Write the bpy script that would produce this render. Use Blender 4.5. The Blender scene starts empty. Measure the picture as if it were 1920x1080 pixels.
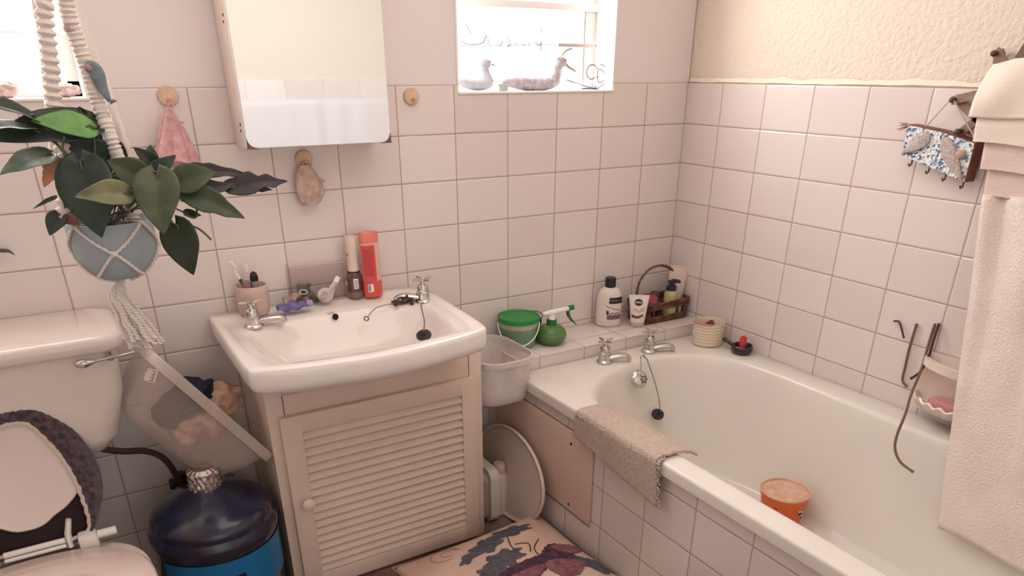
import bpy, bmesh, math, random
from mathutils import Vector, Matrix, noise
random.seed(7)
SC = bpy.context.scene
COL = SC.collection
PI = math.pi
TX, TZ = 0.176, 0.1256          # wall tile pitch
# ---------------------------------------------------------------- camera
cam_d = bpy.data.cameras.new('camera')
cam = bpy.data.objects.new('camera', cam_d); COL.objects.link(cam)
R = [[0.8551941, -0.5183070, 0.0009916], [-0.2397838, -0.3973322, -0.8857939], [0.4595072, 0.7572880, -0.4640777]]
m = Matrix(((R[0][0], -R[1][0], -R[2][0], 0), (R[0][1], -R[1][1], -R[2][1], 0), (R[0][2], -R[1][2], -R[2][2], 0), (0, 0, 0, 1)))
cam.matrix_world = Matrix.Translation((-1.93230, -2.04071, 1.33743)) @ m
cam_d.sensor_width = 36.0
cam_d.lens = 1372.236 * 36 / 1920
cam_d.shift_y = 309.708 / 1920
cam_d.clip_start = 0.01
SC.camera = cam
# ---------------------------------------------------------------- world, light, exposure
SC.view_settings.view_transform = 'Standard'; SC.view_settings.look = 'None'
SC.view_settings.exposure = 0.32; SC.view_settings.gamma = 1.0
SC.view_settings.use_curve_mapping = False
w = bpy.data.worlds.new('sky'); SC.world = w; w.use_nodes = True
w.node_tree.nodes['Background'].inputs[0].default_value = (1.0, 0.985, 0.97, 1)
w.node_tree.nodes['Background'].inputs[1].default_value = 0.85
def area(name, loc, rot, sx, sy, power, col=(1, 1, 1)):
    l = bpy.data.lights.new(name, 'AREA'); l.shape = 'RECTANGLE'; l.size = sx; l.size_y = sy
    l.energy = power; l.color = col
    o = bpy.data.objects.new(name, l); o.location = loc; o.rotation_euler = rot; COL.objects.link(o)
    return o
area('daylight_through_right_window', (-0.60, 0.17, 1.56), (PI/2 - .12, 0, PI), 0.44, 0.50, 11.5, (1, .98, .96))
area('daylight_through_left_window', (-2.20, 0.17, 1.56), (PI/2 - .12, 0, PI), 0.72, 0.50, 11, (1, .98, .96))
area('added_ceiling_fill', (-1.15, -1.0, 1.97), (0, 0, 0), 1.1, 1.1, 6.0, (1, .93, .90))  # unseen soft area light added under the ceiling to brighten the room
area('added_hallway_fill', (-2.0, -3.2, 1.5), (PI/2, 0, 0), 1.0, 1.0, 1.5, (1, .86, .80))  # unseen fill light added outside the doorway

# ---------------------------------------------------------------- materials
def srgb(c):
    return tuple((x / 12.92 if x <= .04045 else ((x + .055) / 1.055) ** 2.4) for x in c)
MATS = {}
def mat(name, rgb, rough=.5, metal=0, bump=0, bscale=200, var=0, vscale=20, var_rgb=None, alpha=1, trans=0, coat=0, spec=.5, ior=1.45, bdist=.002, sheen=0, sss=0):
    if name in MATS: return MATS[name]
    mt = bpy.data.materials.new(name); mt.use_nodes = True
    nt = mt.node_tree; b = nt.nodes['Principled BSDF']
    col = (*srgb([v / 255 for v in rgb]), 1)
    b.inputs['Base Color'].default_value = col
    b.inputs['Roughness'].default_value = rough; b.inputs['Metallic'].default_value = metal
    b.inputs['Alpha'].default_value = alpha; b.inputs['Transmission Weight'].default_value = trans
    b.inputs['Coat Weight'].default_value = coat; b.inputs['IOR'].default_value = ior
    b.inputs['Specular IOR Level'].default_value = spec
    b.inputs['Sheen Weight'].default_value = sheen
    if sss:
        b.inputs['Subsurface Weight'].default_value = sss; b.inputs['Subsurface Radius'].default_value = (.01, .006, .004)
    tc = nt.nodes.new('ShaderNodeTexCoord')
    if var or var_rgb:
        n = nt.nodes.new('ShaderNodeTexNoise'); n.inputs['Scale'].default_value = vscale; n.inputs['Detail'].default_value = 5
        nt.links.new(tc.outputs['Object'], n.inputs['Vector'])
        r = nt.nodes.new('ShaderNodeValToRGB'); r.color_ramp.elements[0].position = .35; r.color_ramp.elements[1].position = .65
        c2 = srgb([v / 255 for v in var_rgb]) if var_rgb else tuple(v * (1 - var) for v in col[:3])
        r.color_ramp.elements[0].color = (*c2, 1); r.color_ramp.elements[1].color = col
        nt.links.new(n.outputs['Fac'], r.inputs['Fac']); nt.links.new(r.outputs['Color'], b.inputs['Base Color'])
    if bump:
        n = nt.nodes.new('ShaderNodeTexNoise'); n.inputs['Scale'].default_value = bscale; n.inputs['Detail'].default_value = 4
        nt.links.new(tc.outputs['Object'], n.inputs['Vector'])
        bp = nt.nodes.new('ShaderNodeBump'); bp.inputs['Strength'].default_value = bump; bp.inputs['Distance'].default_value = bdist
        nt.links.new(n.outputs['Fac'], bp.inputs['Height']); nt.links.new(bp.outputs['Normal'], b.inputs['Normal'])
    MATS[name] = mt
    return mt

def tile_mat(name, ua, u0, va, v0, up=TX, vp=TZ, rgb=(230, 218, 212), grout=(146, 124, 114), g=.0015, rough=.17):
    """glazed square tiles laid out along two world axes; u0 / v0 are the places of a joint"""
    if name in MATS: return MATS[name]
    mt = bpy.data.materials.new(name); mt.use_nodes = True
    nt = mt.node_tree; N = nt.nodes; L = nt.links; b = N['Principled BSDF']
    geo = N.new('ShaderNodeNewGeometry'); sep = N.new('ShaderNodeSeparateXYZ'); L.new(geo.outputs['Position'], sep.inputs[0])
    def mth(op, a, bb=None, c=None):
        n = N.new('ShaderNodeMath'); n.operation = op
        for i, v in enumerate((a, bb, c)):
            if v is None: continue
            if isinstance(v, (int, float)): n.inputs[i].default_value = v
            else: L.new(v, n.inputs[i])
        return n.outputs[0]
    wob = N.new('ShaderNodeTexNoise'); wob.inputs['Scale'].default_value = 9; wob.inputs['Detail'].default_value = 6
    L.new(geo.outputs['Position'], wob.inputs['Vector'])
    def axis(ax, o, p):
        t = mth('DIVIDE', mth('SUBTRACT', sep.outputs[ax], o), p)
        t = mth('ADD', t, 100.0)
        f = mth('FRACT', t); d = mth('MULTIPLY', mth('MINIMUM', f, mth('SUBTRACT', 1.0, f)), p)
        return d, mth('FLOOR', mth('ADD', t, .0))
    du, iu = axis(ua, u0, up); dv, iv = axis(va, v0, vp)
    d = mth('MINIMUM', du, dv)
    gw = mth('MULTIPLY_ADD', wob.outputs['Fac'], .0028, g - .0016)
    fac = mth('LESS_THAN', d, gw)
    cmb = N.new('ShaderNodeCombineXYZ'); L.new(iu, cmb.inputs[0]); L.new(iv, cmb.inputs[1])
    wn = N.new('ShaderNodeTexWhiteNoise'); L.new(cmb.outputs[0], wn.inputs['Vector'])
    base = srgb([v / 255 for v in rgb])
    r = N.new('ShaderNodeValToRGB'); r.color_ramp.elements[0].color = (base[0] * .93, base[1] * .915, base[2] * .91, 1)
    r.color_ramp.elements[1].color = (*base, 1); L.new(wn.outputs['Value'], r.inputs['Fac'])
    gr = N.new('ShaderNodeValToRGB'); gc = srgb([v / 255 for v in grout])
    gr.color_ramp.elements[0].position = .38; gr.color_ramp.elements[1].position = .62
    gr.color_ramp.elements[0].color = (*gc, 1); gr.color_ramp.elements[1].color = (*[min(1, c * 1.7) for c in gc], 1)
    L.new(wob.outputs['Fac'], gr.inputs['Fac'])
    mx = N.new('ShaderNodeMix'); mx.data_type = 'RGBA'
    L.new(fac, mx.inputs[0]); L.new(r.outputs[0], mx.inputs[6]); L.new(gr.outputs[0], mx.inputs[7]); L.new(mx.outputs[2], b.inputs['Base Color'])
    L.new(mth('MULTIPLY_ADD', fac, .6, rough), b.inputs['Roughness'])
    mr = N.new('ShaderNodeMapRange'); mr.inputs['From Min'].default_value = .0005; mr.inputs['From Max'].default_value = .005
    L.new(d, mr.inputs['Value'])
    bp = N.new('ShaderNodeBump'); bp.inputs['Distance'].default_value = .0015; bp.inputs['Strength'].default_value = .7
    h = mth('MULTIPLY_ADD', wob.outputs['Fac'], .35, mr.outputs[0])
    L.new(h, bp.inputs['Height']); L.new(bp.outputs['Normal'], b.inputs['Normal'])
    b.inputs['Specular IOR Level'].default_value = .4
    MATS[name] = mt
    return mt

# ---------------------------------------------------------------- mesh builder
class MB:
    def __init__(s, xf=None): s.bm = bmesh.new(); s.mi = 0; s.xf = xf or Matrix.Identity(4)
    def _v(s, p): return s.bm.verts.new(s.xf @ Vector(p))
    def _f(s, vs):
        try:
            f = s.bm.faces.new(vs); f.material_index = s.mi; f.smooth = True; return f
        except ValueError: return None
    def _join(s, tb):
        tb.verts.index_update(); mp = [s._v(v.co) for v in tb.verts]
        for f in tb.faces: s._f([mp[v.index] for v in f.verts])
        tb.free()
    def box(s, x0, x1, y0, y1, z0, z1, bev=0, seg=2, mtx=None):
        tb = bmesh.new(); bmesh.ops.create_cube(tb, size=1)
        for v in tb.verts: v.co = Vector((x0 + (v.co.x + .5) * (x1 - x0), y0 + (v.co.y + .5) * (y1 - y0), z0 + (v.co.z + .5) * (z1 - z0)))
        if bev: bmesh.ops.bevel(tb, geom=tb.edges[:], offset=bev, segments=seg, affect='EDGES', profile=.5)
        if mtx is not None: tb.transform(mtx)
        s._join(tb); return s
    def loops(s, loops, cap0=False, cap1=False, closed=True):
        rows = [[s._v(p) for p in lp] for lp in loops]; n = len(rows[0])
        for a, b in zip(rows, rows[1:]):
            for i in range(n if closed else n - 1):
                j = (i + 1) % n; s._f([a[i], a[j], b[j], b[i]])
        if cap0: s._f(rows[0][::-1])
        if cap1: s._f(rows[-1])
        return rows
    def lathe(s, prof, c=(0, 0, 0), seg=32, mtx=None, sx=1, sy=1):
        mtx = mtx or Matrix.Identity(4); lps = []
        for r, z in prof:
            lps.append([mtx @ Vector((r * sx * math.cos(2 * PI * i / seg), r * sy * math.sin(2 * PI * i / seg), z)) + Vector(c) for i in range(seg)])
        s.loops(lps, cap0=prof[0][0] > 1e-5, cap1=prof[-1][0] > 1e-5)
        if prof[0][0] <= 1e-5 or prof[-1][0] <= 1e-5: bmesh.ops.remove_doubles(s.bm, verts=s.bm.verts[:], dist=1e-6)
        return s
    def tube(s, pts, r, seg=8, closed=False, flat=None, caps=True):
        pts = [Vector(p) for p in pts]; n = len(pts)
        rr = r if isinstance(r, (list, tuple)) else [r] * n
        lps = []; up = None
        for i, p in enumerate(pts):
            if closed: t = pts[(i + 1) % n] - pts[i - 1]
            else: t = pts[min(i + 1, n - 1)] - pts[max(i - 1, 0)]
            t.normalize()
            if up is None:
                up = Vector((0, 0, 1)) if abs(t.z) < .9 else Vector((1, 0, 0))
            u = (up - t * up.dot(t)).normalized(); v = t.cross(u); up = u
            fu, fv = (1, 1) if flat is None else flat
            lps.append([p + u * (rr[i] * fu * math.cos(2 * PI * k / seg)) + v * (rr[i] * fv * math.sin(2 * PI * k / seg)) for k in range(seg)])
        if closed: lps.append(lps[0])
        s.loops(lps, cap0=caps and not closed, cap1=caps and not closed)
        if closed: bmesh.ops.remove_doubles(s.bm, verts=s.bm.verts[:], dist=1e-6)
        return s
    def grid(s, nu, nv, fn, closed_u=False):
        rows = [[s._v(fn(i / nu, j / nv)) for i in range(nu + (0 if closed_u else 1))] for j in range(nv + 1)]
        k = len(rows[0])
        for a, b in zip(rows, rows[1:]):
            for i in range(k if closed_u else k - 1):
                s._f([a[i], a[(i + 1) % k], b[(i + 1) % k], b[i]])
        return s
    def prism(s, poly, vec):
        a = [s._v(p) for p in poly]; b = [s._v(Vector(p) + Vector(vec)) for p in poly]; n = len(a)
        s._f(a[::-1]); s._f(b)
        for i in range(n): s._f([a[i], a[(i + 1) % n], b[(i + 1) % n], b[i]])
        return s
    def ball(s, c, r, seg=20, rings=12, mtx=None):
        rx, ry, rz = r if isinstance(r, (list, tuple)) else (r, r, r)
        tb = bmesh.new(); bmesh.ops.create_uvsphere(tb, u_segments=seg, v_segments=rings, radius=1)
        M_ = Matrix.Translation(c) @ (mtx or Matrix.Identity(4)) @ Matrix.Diagonal((rx, ry, rz, 1)); tb.transform(M_)
        s._join(tb); return s
    def build(s, name, mts, parent=None, loc=None, angle=38, sub=0, solid=0, soff=-1, fix=True):
        me = bpy.data.meshes.new(name)
        if fix: bmesh.ops.recalc_face_normals(s.bm, faces=s.bm.faces[:])
        if parent is not None:
            L = Vector((0, 0, 0)); q = parent
            while q is not None: L += q.location; q = q.parent
            off = L; loc_ = Vector((0, 0, 0))
        else:
            if loc is None:
                xs = [v.co for v in s.bm.verts]
                loc = Vector((sum((v.x for v in xs)) / len(xs), sum((v.y for v in xs)) / len(xs), min(v.z for v in xs)))
            off = Vector(loc); loc_ = off
        for v in s.bm.verts: v.co -= off
        s.bm.to_mesh(me); s.bm.free()
        for mt in (mts if isinstance(mts, (list, tuple)) else [mts]): me.materials.append(mt)
        if angle < 180: me.set_sharp_from_angle(angle=math.radians(angle))
        o = bpy.data.objects.new(name, me); COL.objects.link(o); o.location = loc_
        if parent is not None: o.parent = parent
        if solid:
            md = o.modifiers.new('thickness', 'SOLIDIFY'); md.thickness = solid; md.offset = soff
        if sub:
            md = o.modifiers.new('smooth', 'SUBSURF'); md.levels = sub; md.render_levels = sub
        return o
def tag(o, label, cat, group=None, kind=None):
    if label: o['label'] = label
    if cat: o['category'] = cat
    if group: o['group'] = group
    if kind: o['kind'] = kind
    return o
def thing(name, label, cat, loc, group=None):
    o = bpy.data.objects.new(name, None); COL.objects.link(o); o.location = loc; o.empty_display_size = .02
    return tag(o, label, cat, group)
def struct(name, mb, mts, **k):
    o = mb.build(name, mts, loc=(0, 0, 0), **k); o['kind'] = 'structure'; return o
def arc(c, r, a0, a1, n, ax=(1, 0, 0), ay=(0, 0, 1), ry=None):
    ry = r if ry is None else ry
    return [Vector(c) + Vector(ax) * (r * math.cos(a0 + (a1 - a0) * i / n)) + Vector(ay) * (ry * math.sin(a0 + (a1 - a0) * i / n)) for i in range(n + 1)]
def spline(pts, k=6):
    P = [Vector(p) for p in pts]; out = []
    for i in range(len(P) - 1):
        p0 = P[max(i - 1, 0)]; p1 = P[i]; p2 = P[i + 1]; p3 = P[min(i + 2, len(P) - 1)]
        for j in range(k):
            t = j / k; out.append(.5 * ((2 * p1) + (p2 - p0) * t + (2 * p0 - 5 * p1 + 4 * p2 - p3) * t * t + (3 * p1 - p0 - 3 * p2 + p3) * t ** 3))
    out.append(P[-1]); return out
def chaikin(poly, it=3):
    for _ in range(it):
        o = []; n = len(poly)
        for i in range(n):
            a = Vector(poly[i]); b = Vector(poly[(i + 1) % n]); o += [a * .75 + b * .25, a * .25 + b * .75]
        poly = o
    return poly
def radial(poly, c, n, dup=False):
    """n points of a star-shaped 2-D outline seen from c"""
    out = []
    for k in range(n):
        a = 2 * PI * k / n; d = Vector((math.cos(a), math.sin(a))); best = None
        for i in range(len(poly)):
            p = Vector(poly[i]); q = Vector(poly[(i + 1) % len(poly)]); e = q - p; den = d.x * e.y - d.y * e.x
            if abs(den) < 1e-12: continue
            w_ = p - Vector(c); t = (w_.x * e.y - w_.y * e.x) / den; u = (w_.x * d.y - w_.y * d.x) / den
            if t > 0 and -1e-6 <= u <= 1 + 1e-6 and (best is None or t > best): best = t
        out.append(Vector(c) + d * best)
    return out
def text_mesh(txt, size, extrude=.0002, bold=0.0):
    cu = bpy.data.curves.new('t', 'FONT'); cu.body = txt; cu.size = size; cu.align_x = 'CENTER'; cu.align_y = 'CENTER'; cu.extrude = extrude; cu.offset = bold
    o = bpy.data.objects.new('t', cu); COL.objects.link(o)
    dg = bpy.context.evaluated_depsgraph_get(); dg.update()
    me = bpy.data.meshes.new_from_object(o.evaluated_get(dg)); bpy.data.objects.remove(o); bpy.data.curves.remove(cu)
    tb = bmesh.new(); tb.from_mesh(me); bpy.data.meshes.remove(me); return tb
def text_on(name, txt, size, mtx, mt, parent, bold=0.0, cyl=None, sx=1, sz=1):
    """lettering as a thin mesh; cyl = (centre, radius, angle) wraps it round an upright cylinder"""
    tb = text_mesh(txt, size, bold=bold); mb = MB()
    for v in tb.verts:
        p = v.co.copy(); p.x *= sx; p.y *= sz
        if cyl:
            c, r, a = cyl; rr = r + p.z + .0003; t = a + p.x / r
            v.co = Vector((c[0] + rr * math.cos(t), c[1] + rr * math.sin(t), c[2] + p.y))
        else: v.co = mtx @ p
    mb._join(tb); return mb.build(name, mt, parent, angle=180, fix=False)
def patch(mb, c, r, a, w_, z0, z1, off=.0006, n=14, zf=None):
    """label patch wrapped on a cylinder"""
    def f(u, v):
        t = a + (u - .5) * w_ / r; rr = (r(v) if callable(r) else r) + off
        return (c[0] + rr * math.cos(t), c[1] + rr * math.sin(t), z0 + (z1 - z0) * v + (zf(u) if zf else 0))
    return mb.grid(n, 2, f)
def face_m(origin, xdir, up=(0, 0, 1)):
    """matrix whose x runs along xdir and whose y runs up: lettering stands on it"""
    x = Vector(xdir).normalized(); y = Vector(up).normalized(); z = x.cross(y).normalized(); y = z.cross(x)
    return Matrix(((x.x, y.x, z.x, origin[0]), (x.y, y.y, z.y, origin[1]), (x.z, y.z, z.z, origin[2]), (0, 0, 0, 1)))

CER = mat('white_ceramic', (236, 226, 218), .12, spec=.5, coat=.3, var=.03, vscale=3)
CER2 = mat('cream_ceramic', (228, 214, 205), .15, spec=.5, coat=.2)
TUBM = mat('bath_enamel', (232, 224, 214), .2, spec=.4, var=.04, vscale=4)
CHR = mat('chrome', (205, 200, 196), .12, metal=1)
CHR2 = mat('old_chrome', (150, 138, 130), .22, metal=1, var=.4, vscale=120)
RUB = mat('black_rubber', (34, 30, 34), .5)
WPL = mat('white_plastic', (238, 230, 224), .35)
WOODW = mat('cream_painted_wood', (226, 203, 186), .5, bump=.15, bscale=60, var=.06, vscale=12)
FROST = mat('frosted_plastic', (236, 222, 214), .35, alpha=.42, spec=.5, var=.1, vscale=25)
FROST2 = mat('cloudy_plastic', (240, 228, 222), .45, alpha=.52, var=.12, vscale=30)
GLASS = mat('window_glass', (255, 255, 255), .02, alpha=.06, spec=.5)
FRAME = mat('window_frame_paint', (232, 226, 224), .45)
ROPE = mat('cotton_rope', (232, 220, 212), .9, bump=.6, bscale=350, bdist=.003)
BLK = mat('black_ink', (24, 20, 24), .5)
WHITE_INK = mat('white_ink', (245, 240, 238), .5)

# ================================================================ SETTING
T_BACK = tile_mat('tiles_back_wall', 0, -.182, 2, 1.30)
T_RIGHT = tile_mat('tiles_right_wall', 1, -.1548, 2, 1.30)
T_PANEL = tile_mat('tiles_bath_front', 1, -.123, 2, .284)
T_LEDGE = tile_mat('tiles_ledge', 0, -.182, 1, .5)
T_LEDGEF = tile_mat('tiles_ledge_front', 0, -.182, 2, 1.5, vp=3)
PL_BACK = mat('plaster_back_wall', (232, 221, 217), .8, bump=.5, bscale=120, bdist=.002)
PL_RIGHT = mat('plaster_right_wall', (230, 214, 198), .8, bump=1.0, bscale=75, bdist=.005)
PL_FRONT = mat('plaster_front_wall', (240, 236, 222), .8, bump=.2, bscale=100)
REVEAL = mat('window_reveal_paint', (242, 236, 232), .6)
ZC = 2.02; XL = -2.62; YF = -1.88
WIN = [(-2.58, -1.803, 1.28, 1.82), (-.871, -.325, 1.28, 1.82)]   # x0, x1, z0, z1
mb = MB()
mb.mi = 0
mb.box(XL, .0, 0, .22, -.02, 1.28)
for a, b in ((XL, WIN[0][0]), (WIN[0][1], WIN[1][0]), (WIN[1][1], 0.0)): mb.box(a, b, 0, .22, 1.28, 1.30)
mb.mi = 1
for a, b in ((XL, WIN[0][0]), (WIN[0][1], WIN[1][0]), (WIN[1][1], 0.0)): mb.box(a, b, .004, .22, 1.30, 1.82)
mb.box(XL, .0, .004, .22, 1.82, ZC)
struct('wall_back', mb, [T_BACK, PL_BACK])
mb = MB(); mb.box(0, .15, YF - .3, .22, -.02, 1.30); mb.mi = 1; mb.box(.004, .15, YF - .3, .22, 1.30, ZC)
struct('wall_right', mb, [T_RIGHT, PL_RIGHT])
mb = MB()
mb.grid(60, 3, lambda u, v: (.006 - .010 * (v > .2) * (1 - .5 * v), -2.1 * u, 1.297 + .018 * v * (1 + .5 * noise.noise(Vector((u * 30, 0, v))))))
mb.grid(120, 2, lambda u, v: (-(2.6 * u) if not (WIN[1][0] < -(2.6 * u) < WIN[1][1] or WIN[0][0] < -(2.6 * u) < WIN[0][1]) else -(2.6 * u), .0035 - .001 * (v > .3), 1.299 + .0))
struct('trim_1', mb, mat('plaster_lip', (240, 226, 206), .8, bump=.5, bscale=90))
mb = MB(); mb.box(XL - .15, XL, -3.4, .22, -.02, 1.30); mb.box(XL - .15, XL - .004, -3.4, .22, 1.30, ZC)
struct('wall_left', mb, [tile_mat('tiles_left_wall', 1, -.1, 2, 1.30)])
mb = MB(); mb.box(-1.42, 0, YF - .12, YF, -.02, 1.30); mb.mi = 1; mb.box(-1.42, 0, YF - .12, YF - .004, 1.30, ZC)
mb.box(XL, -1.42, YF - .12, YF - .004, 1.75, ZC)
struct('wall_front', mb, [tile_mat('tiles_front_wall', 0, -.191, 2, 1.30, rgb=(245, 240, 238), grout=(200, 190, 182)), PL_FRONT])
FLM = mat('floor_vinyl', (142, 112, 102), .55, var_rgb=(104, 78, 76), vscale=9, bump=.1, bscale=50)
mb = MB(); mb.box(XL - .15, .15, -3.6, .22, -.06, 0); struct('floor', mb, FLM)
mb = MB(); mb.box(XL - .15, .15, -3.6, .22, ZC, ZC + .05); struct('ceiling', mb, mat('ceiling_paint', (240, 232, 226), .8))
# windows
for k, (x0, x1, z0, z1) in enumerate(WIN):
    y0 = .10; bar = .015
    zr = 1.505 if k else 1.409
    mb = MB(); fl = .048 if k else .028
    low = .006 if k else .034
    mb.box(x0, x0 + .02, y0, y0 + .035, z0, z1, .002)
    mb.box(x1 - fl, x1, y0, y0 + .035, z0, z1, .002)
    mb.box(x0, x1, y0, y0 + .035, z1 - .03, z1, .002); mb.box(x0, x1, y0, y0 + .035, z0, z0 + low, .001)
    if k: mb.box(x0, x1, y0 - .012, y0 + .035, zr - .008, zr + .012, .002)
    mb.box(x0, x1, y0 - .004, y0 + .02, 1.405 if not k else 1.60, (1.405 if not k else 1.60) + .008, .002)
    wo = struct('window_%d' % (k + 1), mb, FRAME)
    g = MB(); g.box(x0 + .012, x1 - .02, y0 + .012, y0 + .016, z0 + .01, z1 - .02); g.build('pane', GLASS, wo)
    if k:
        g = MB(); g.box(x1 - fl - .003, x1 - fl + .001, y0 - .006, y0 + .004, 1.30, zr); g.build('painted_frame_shade', mat('frame_shade_grey', (150, 146, 150), .5), wo)  # grey strip colours in the shade beside the frame
    g = MB(); g.box(x0 - (.0 if k else 0), x1 + .006, -.004, y0, z0 - .004, z0 + .0015, .001); g.build('window_sill', REVEAL, wo)
    g = MB()
    g.box(x1 - .001, x1 + .004, -.0005, y0 + .1, z0, z1); g.box(x0 - .004, x0 + .001, -.0005, y0 + .1, z0, z1); g.box(x0, x1, -.0005, y0 + .1, z1 - .001, z1 + .004)
    g.build('reveal', REVEAL, wo)
# ledge behind the bath and tiled bath front
mb = MB(); mb.box(-.792, -.0, -.197, -.0, 0.0, .526); mb.mi = 1; mb.box(-.792, -.0, -.199, -.0, .526, .53, .001)
struct('trim_2', mb, [T_LEDGEF, T_LEDGE])
mb = MB(); mb.box(-.79, -.76, YF, -.60, 0, .458); mb.box(-.79, -.76, -.60, -.199, 0, .132); mb.box(-.79, -.76, -.60, -.199, .412, .458)
mb.box(-.765, -.755, -.60, -.199, .132, .412)
struct('trim_3', mb, T_PANEL)

# ================================================================ BATHTUB
tubthing = thing('bathtub', 'white built-in bathtub under the tiled ledge along the right wall', 'bathtub', (-.40, -1.03, 0))
outer = [(-.806, YF + .004), (-.004, YF + .004), (-.004, -.201), (-.806, -.201)]
inner = chaikin([(-.737, -1.78), (-.737, -1.2), (-.737, -.66), (-.725, -.53), (-.68, -.435), (-.60, -.365), (-.5, -.322), (-.4, -.306), (-.3, -.312), (-.2, -.355), (-.125, -.43), (-.092, -.55), (-.095, -.9), (-.10, -1.72), (-.16, -1.80), (-.68, -1.80)], 2)
N = 200; cc = (-.41, -1.03)
Lo = radial(outer, cc, N); Li = radial(inner, cc, N)
def mix2(a, b, t): return [p.lerp(q, t) for p, q in zip(a, b)]
def lift(l, z): return [(p[0], p[1], z) for p in l]
low = radial(chaikin([(-.60, -1.62), (-.60, -.75), (-.55, -.52), (-.42, -.44), (-.30, -.46), (-.22, -.56), (-.19, -.8), (-.20, -1.55), (-.26, -1.66), (-.54, -1.66)], 2), cc, N)
lp = [lift(mix2(Lo, Li, .10), .457), lift(Lo, .457), lift([p for p in Lo], .482)]
def inset(l, d):
    return [Vector(p) + (Vector(cc) - Vector(p)).normalized() * d for p in l]
lp += [lift(inset(Lo, .002), .488), lift(inset(Lo, .007), .490), lift(mix2(Lo, Li, .75), .489), lift(mix2(Lo, Li, .9), .4885), lift(Li, .4860), lift(mix2(Li, low, .04), .478), lift(mix2(Li, low, .09), .460)]
for t, z in ((.18, .41), (.32, .34), (.48, .27), (.64, .21), (.80, .163), (.93, .136)): lp.append(lift(mix2(Li, low, t), z))
lp.append(lift(low, .126)); lp.append(lift([Vector(p).lerp(Vector((-.40, -1.0)), .3) for p in low], .119)); lp.append(lift([Vector(p).lerp(Vector((-.40, -1.0)), .8) for p in low], .115))
mb = MB(); mb.loops(lp, cap1=True)
# outer skin underneath, hidden behind the tiles
mb.loops([lift(mix2(Lo, Li, .10), .457), lift(mix2(Li, low, -.02), .43), lift([Vector(p) + (Vector(p) - Vector(cc)).normalized() * .03 for p in low], .09)], cap1=True)
mb.build('tub_shell', TUBM, tubthing, angle=50)
# overflow rose
def disc_m(c, nrm):
    z = Vector(nrm).normalized(); x = Vector((0, 0, 1)).cross(z).normalized(); y = z.cross(x)
    return Matrix(((x.x, y.x, z.x, c[0]), (x.y, y.y, z.y, c[1]), (x.z, y.z, z.z, c[2]), (0, 0, 0, 1)))
OV = disc_m((-.440, -.368, .452), (-.25, -1.0, .55))
mb = MB(OV); mb.lathe([(.029, 0), (.030, .004), (.026, .011), (.018, .015), (0, .0165)], seg=32)
ov = mb.build('overflow_cover', CHR, tubthing)
mb = MB(OV)
for i in range(6):
    a = i * PI / 3; mb.ball((.011 + .0095 * math.cos(a), -.003 + .0095 * math.sin(a), .0155), (.0036, .0028, .002), 8, 6)
mb.build('overflow_hole', RUB, ov)

# ================================================================ TAPS
def pillar_tap(name, label, c, ang, hang, size=1.0, high=1.0):
    t = thing(name, label, 'tap', c)
    X = Matrix.Translation(c) @ Matrix.Rotation(ang, 4, 'Z') @ Matrix.Diagonal((size, size, size * high, 1))
    mb = MB(X)
    mb.lathe([(.026, 0), (.0265, .003), (.025, .006), (.020, .010), (.0185, .022), (.0185, .026), (.0205, .028), (.0205, .031), (.0165, .033), (.0165, .048), (.0140, .052), (.0075, .053), (.006, .060), (.006, .066)], seg=28)
    mb.build('tap_body', CHR, t)
    mb = MB(X)
    pts = spline([(.012, 0, .014), (.03, 0, .017), (.052, 0, .020), (.068, 0, .0195), (.079, 0, .014), (.083, 0, .006)], 5)
    n = len(pts); mb.tube(pts, [.0125 - .0035 * i / n for i in range(n)], 12, flat=(.8, 1.1))
    mb.build('spout', CHR, t)
    X2 = X @ Matrix.Rotation(hang, 4, 'Z'); mb = MB(X2)
    mb.lathe([(.008, .062), (.0095, .067), (.008, .073), (.003, .076), (0, .0765)], seg=16)
    for k in range(4):
        a = k * PI / 2; d = Vector((math.cos(a), math.sin(a), 0))
        mb.tube([Vector((0, 0, .069)) + d * .004, Vector((0, 0, .0695)) + d * .014, Vector((0, 0, .071)) + d * .023, Vector((0, 0, .0712)) + d * .030], [.0042, .0036, .0040, .0030], 8)
    mb.build('cross_handle', CHR, t)
    return t
pillar_tap('bath_tap', 'left chrome cross-handle tap on the bath, nearer the basin', (-0.502, -0.265, 0.490), -.45, .5, 1.0, 1.05)
pillar_tap('bath_tap', 'right chrome cross-handle bath tap with the plug chain below it', (-0.310, -0.261, 0.490), -.52, .35, 1.0, 1.02)
pillar_tap('basin_tap', 'chrome cross-handle tap on the left corner of the basin', (-1.556, -.135, .749), -.15, .25, .95, .98)
pillar_tap('basin_tap', 'chrome cross-handle tap on the right corner of the basin', (-1.082, -.150, .749), 2.75, .55, .95, .98)

def chain(mb, pts, r=.0016, seg=6):
    P = spline(pts, 10); n = len(P)
    mb.tube(P, [r * (1.25 if i % 2 else .7) for i in range(n)], seg)
t = thing('bath_plug', 'black rubber plug on a long bead chain hanging inside the bath', 'plug', (-.358, -.385, .305))
mb = MB(disc_m((-.358, -.385, .312), (-.25, -.55, .85))); mb.lathe([(.018, 0), (.0205, .004), (.0205, .009), (.019, .011), (.006, .012), (.006, .016), (0, .0165)], seg=24)
mb.build('stopper', RUB, t)
mb = MB(); chain(mb, [(-.355, -.393, .330), (-.358, -.385, .37), (-.365, -.362, .43), (-.372, -.337, .478), (-.371, -.325, .4925), (-.362, -.300, .4935), (-.350, -.283, .4935)]); mb.ball((-.355, -.396, .333), .004, 10, 6); mb.build('bead_chain', CHR2, t)
mb = MB(); chain(mb, [(-.418, -.352, .462), (-.400, -.330, .480), (-.392, -.318, .4925), (-.378, -.300, .4935), (-.360, -.288, .4935)], .0011); mb.build('bead_chain', CHR2, t)

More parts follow.
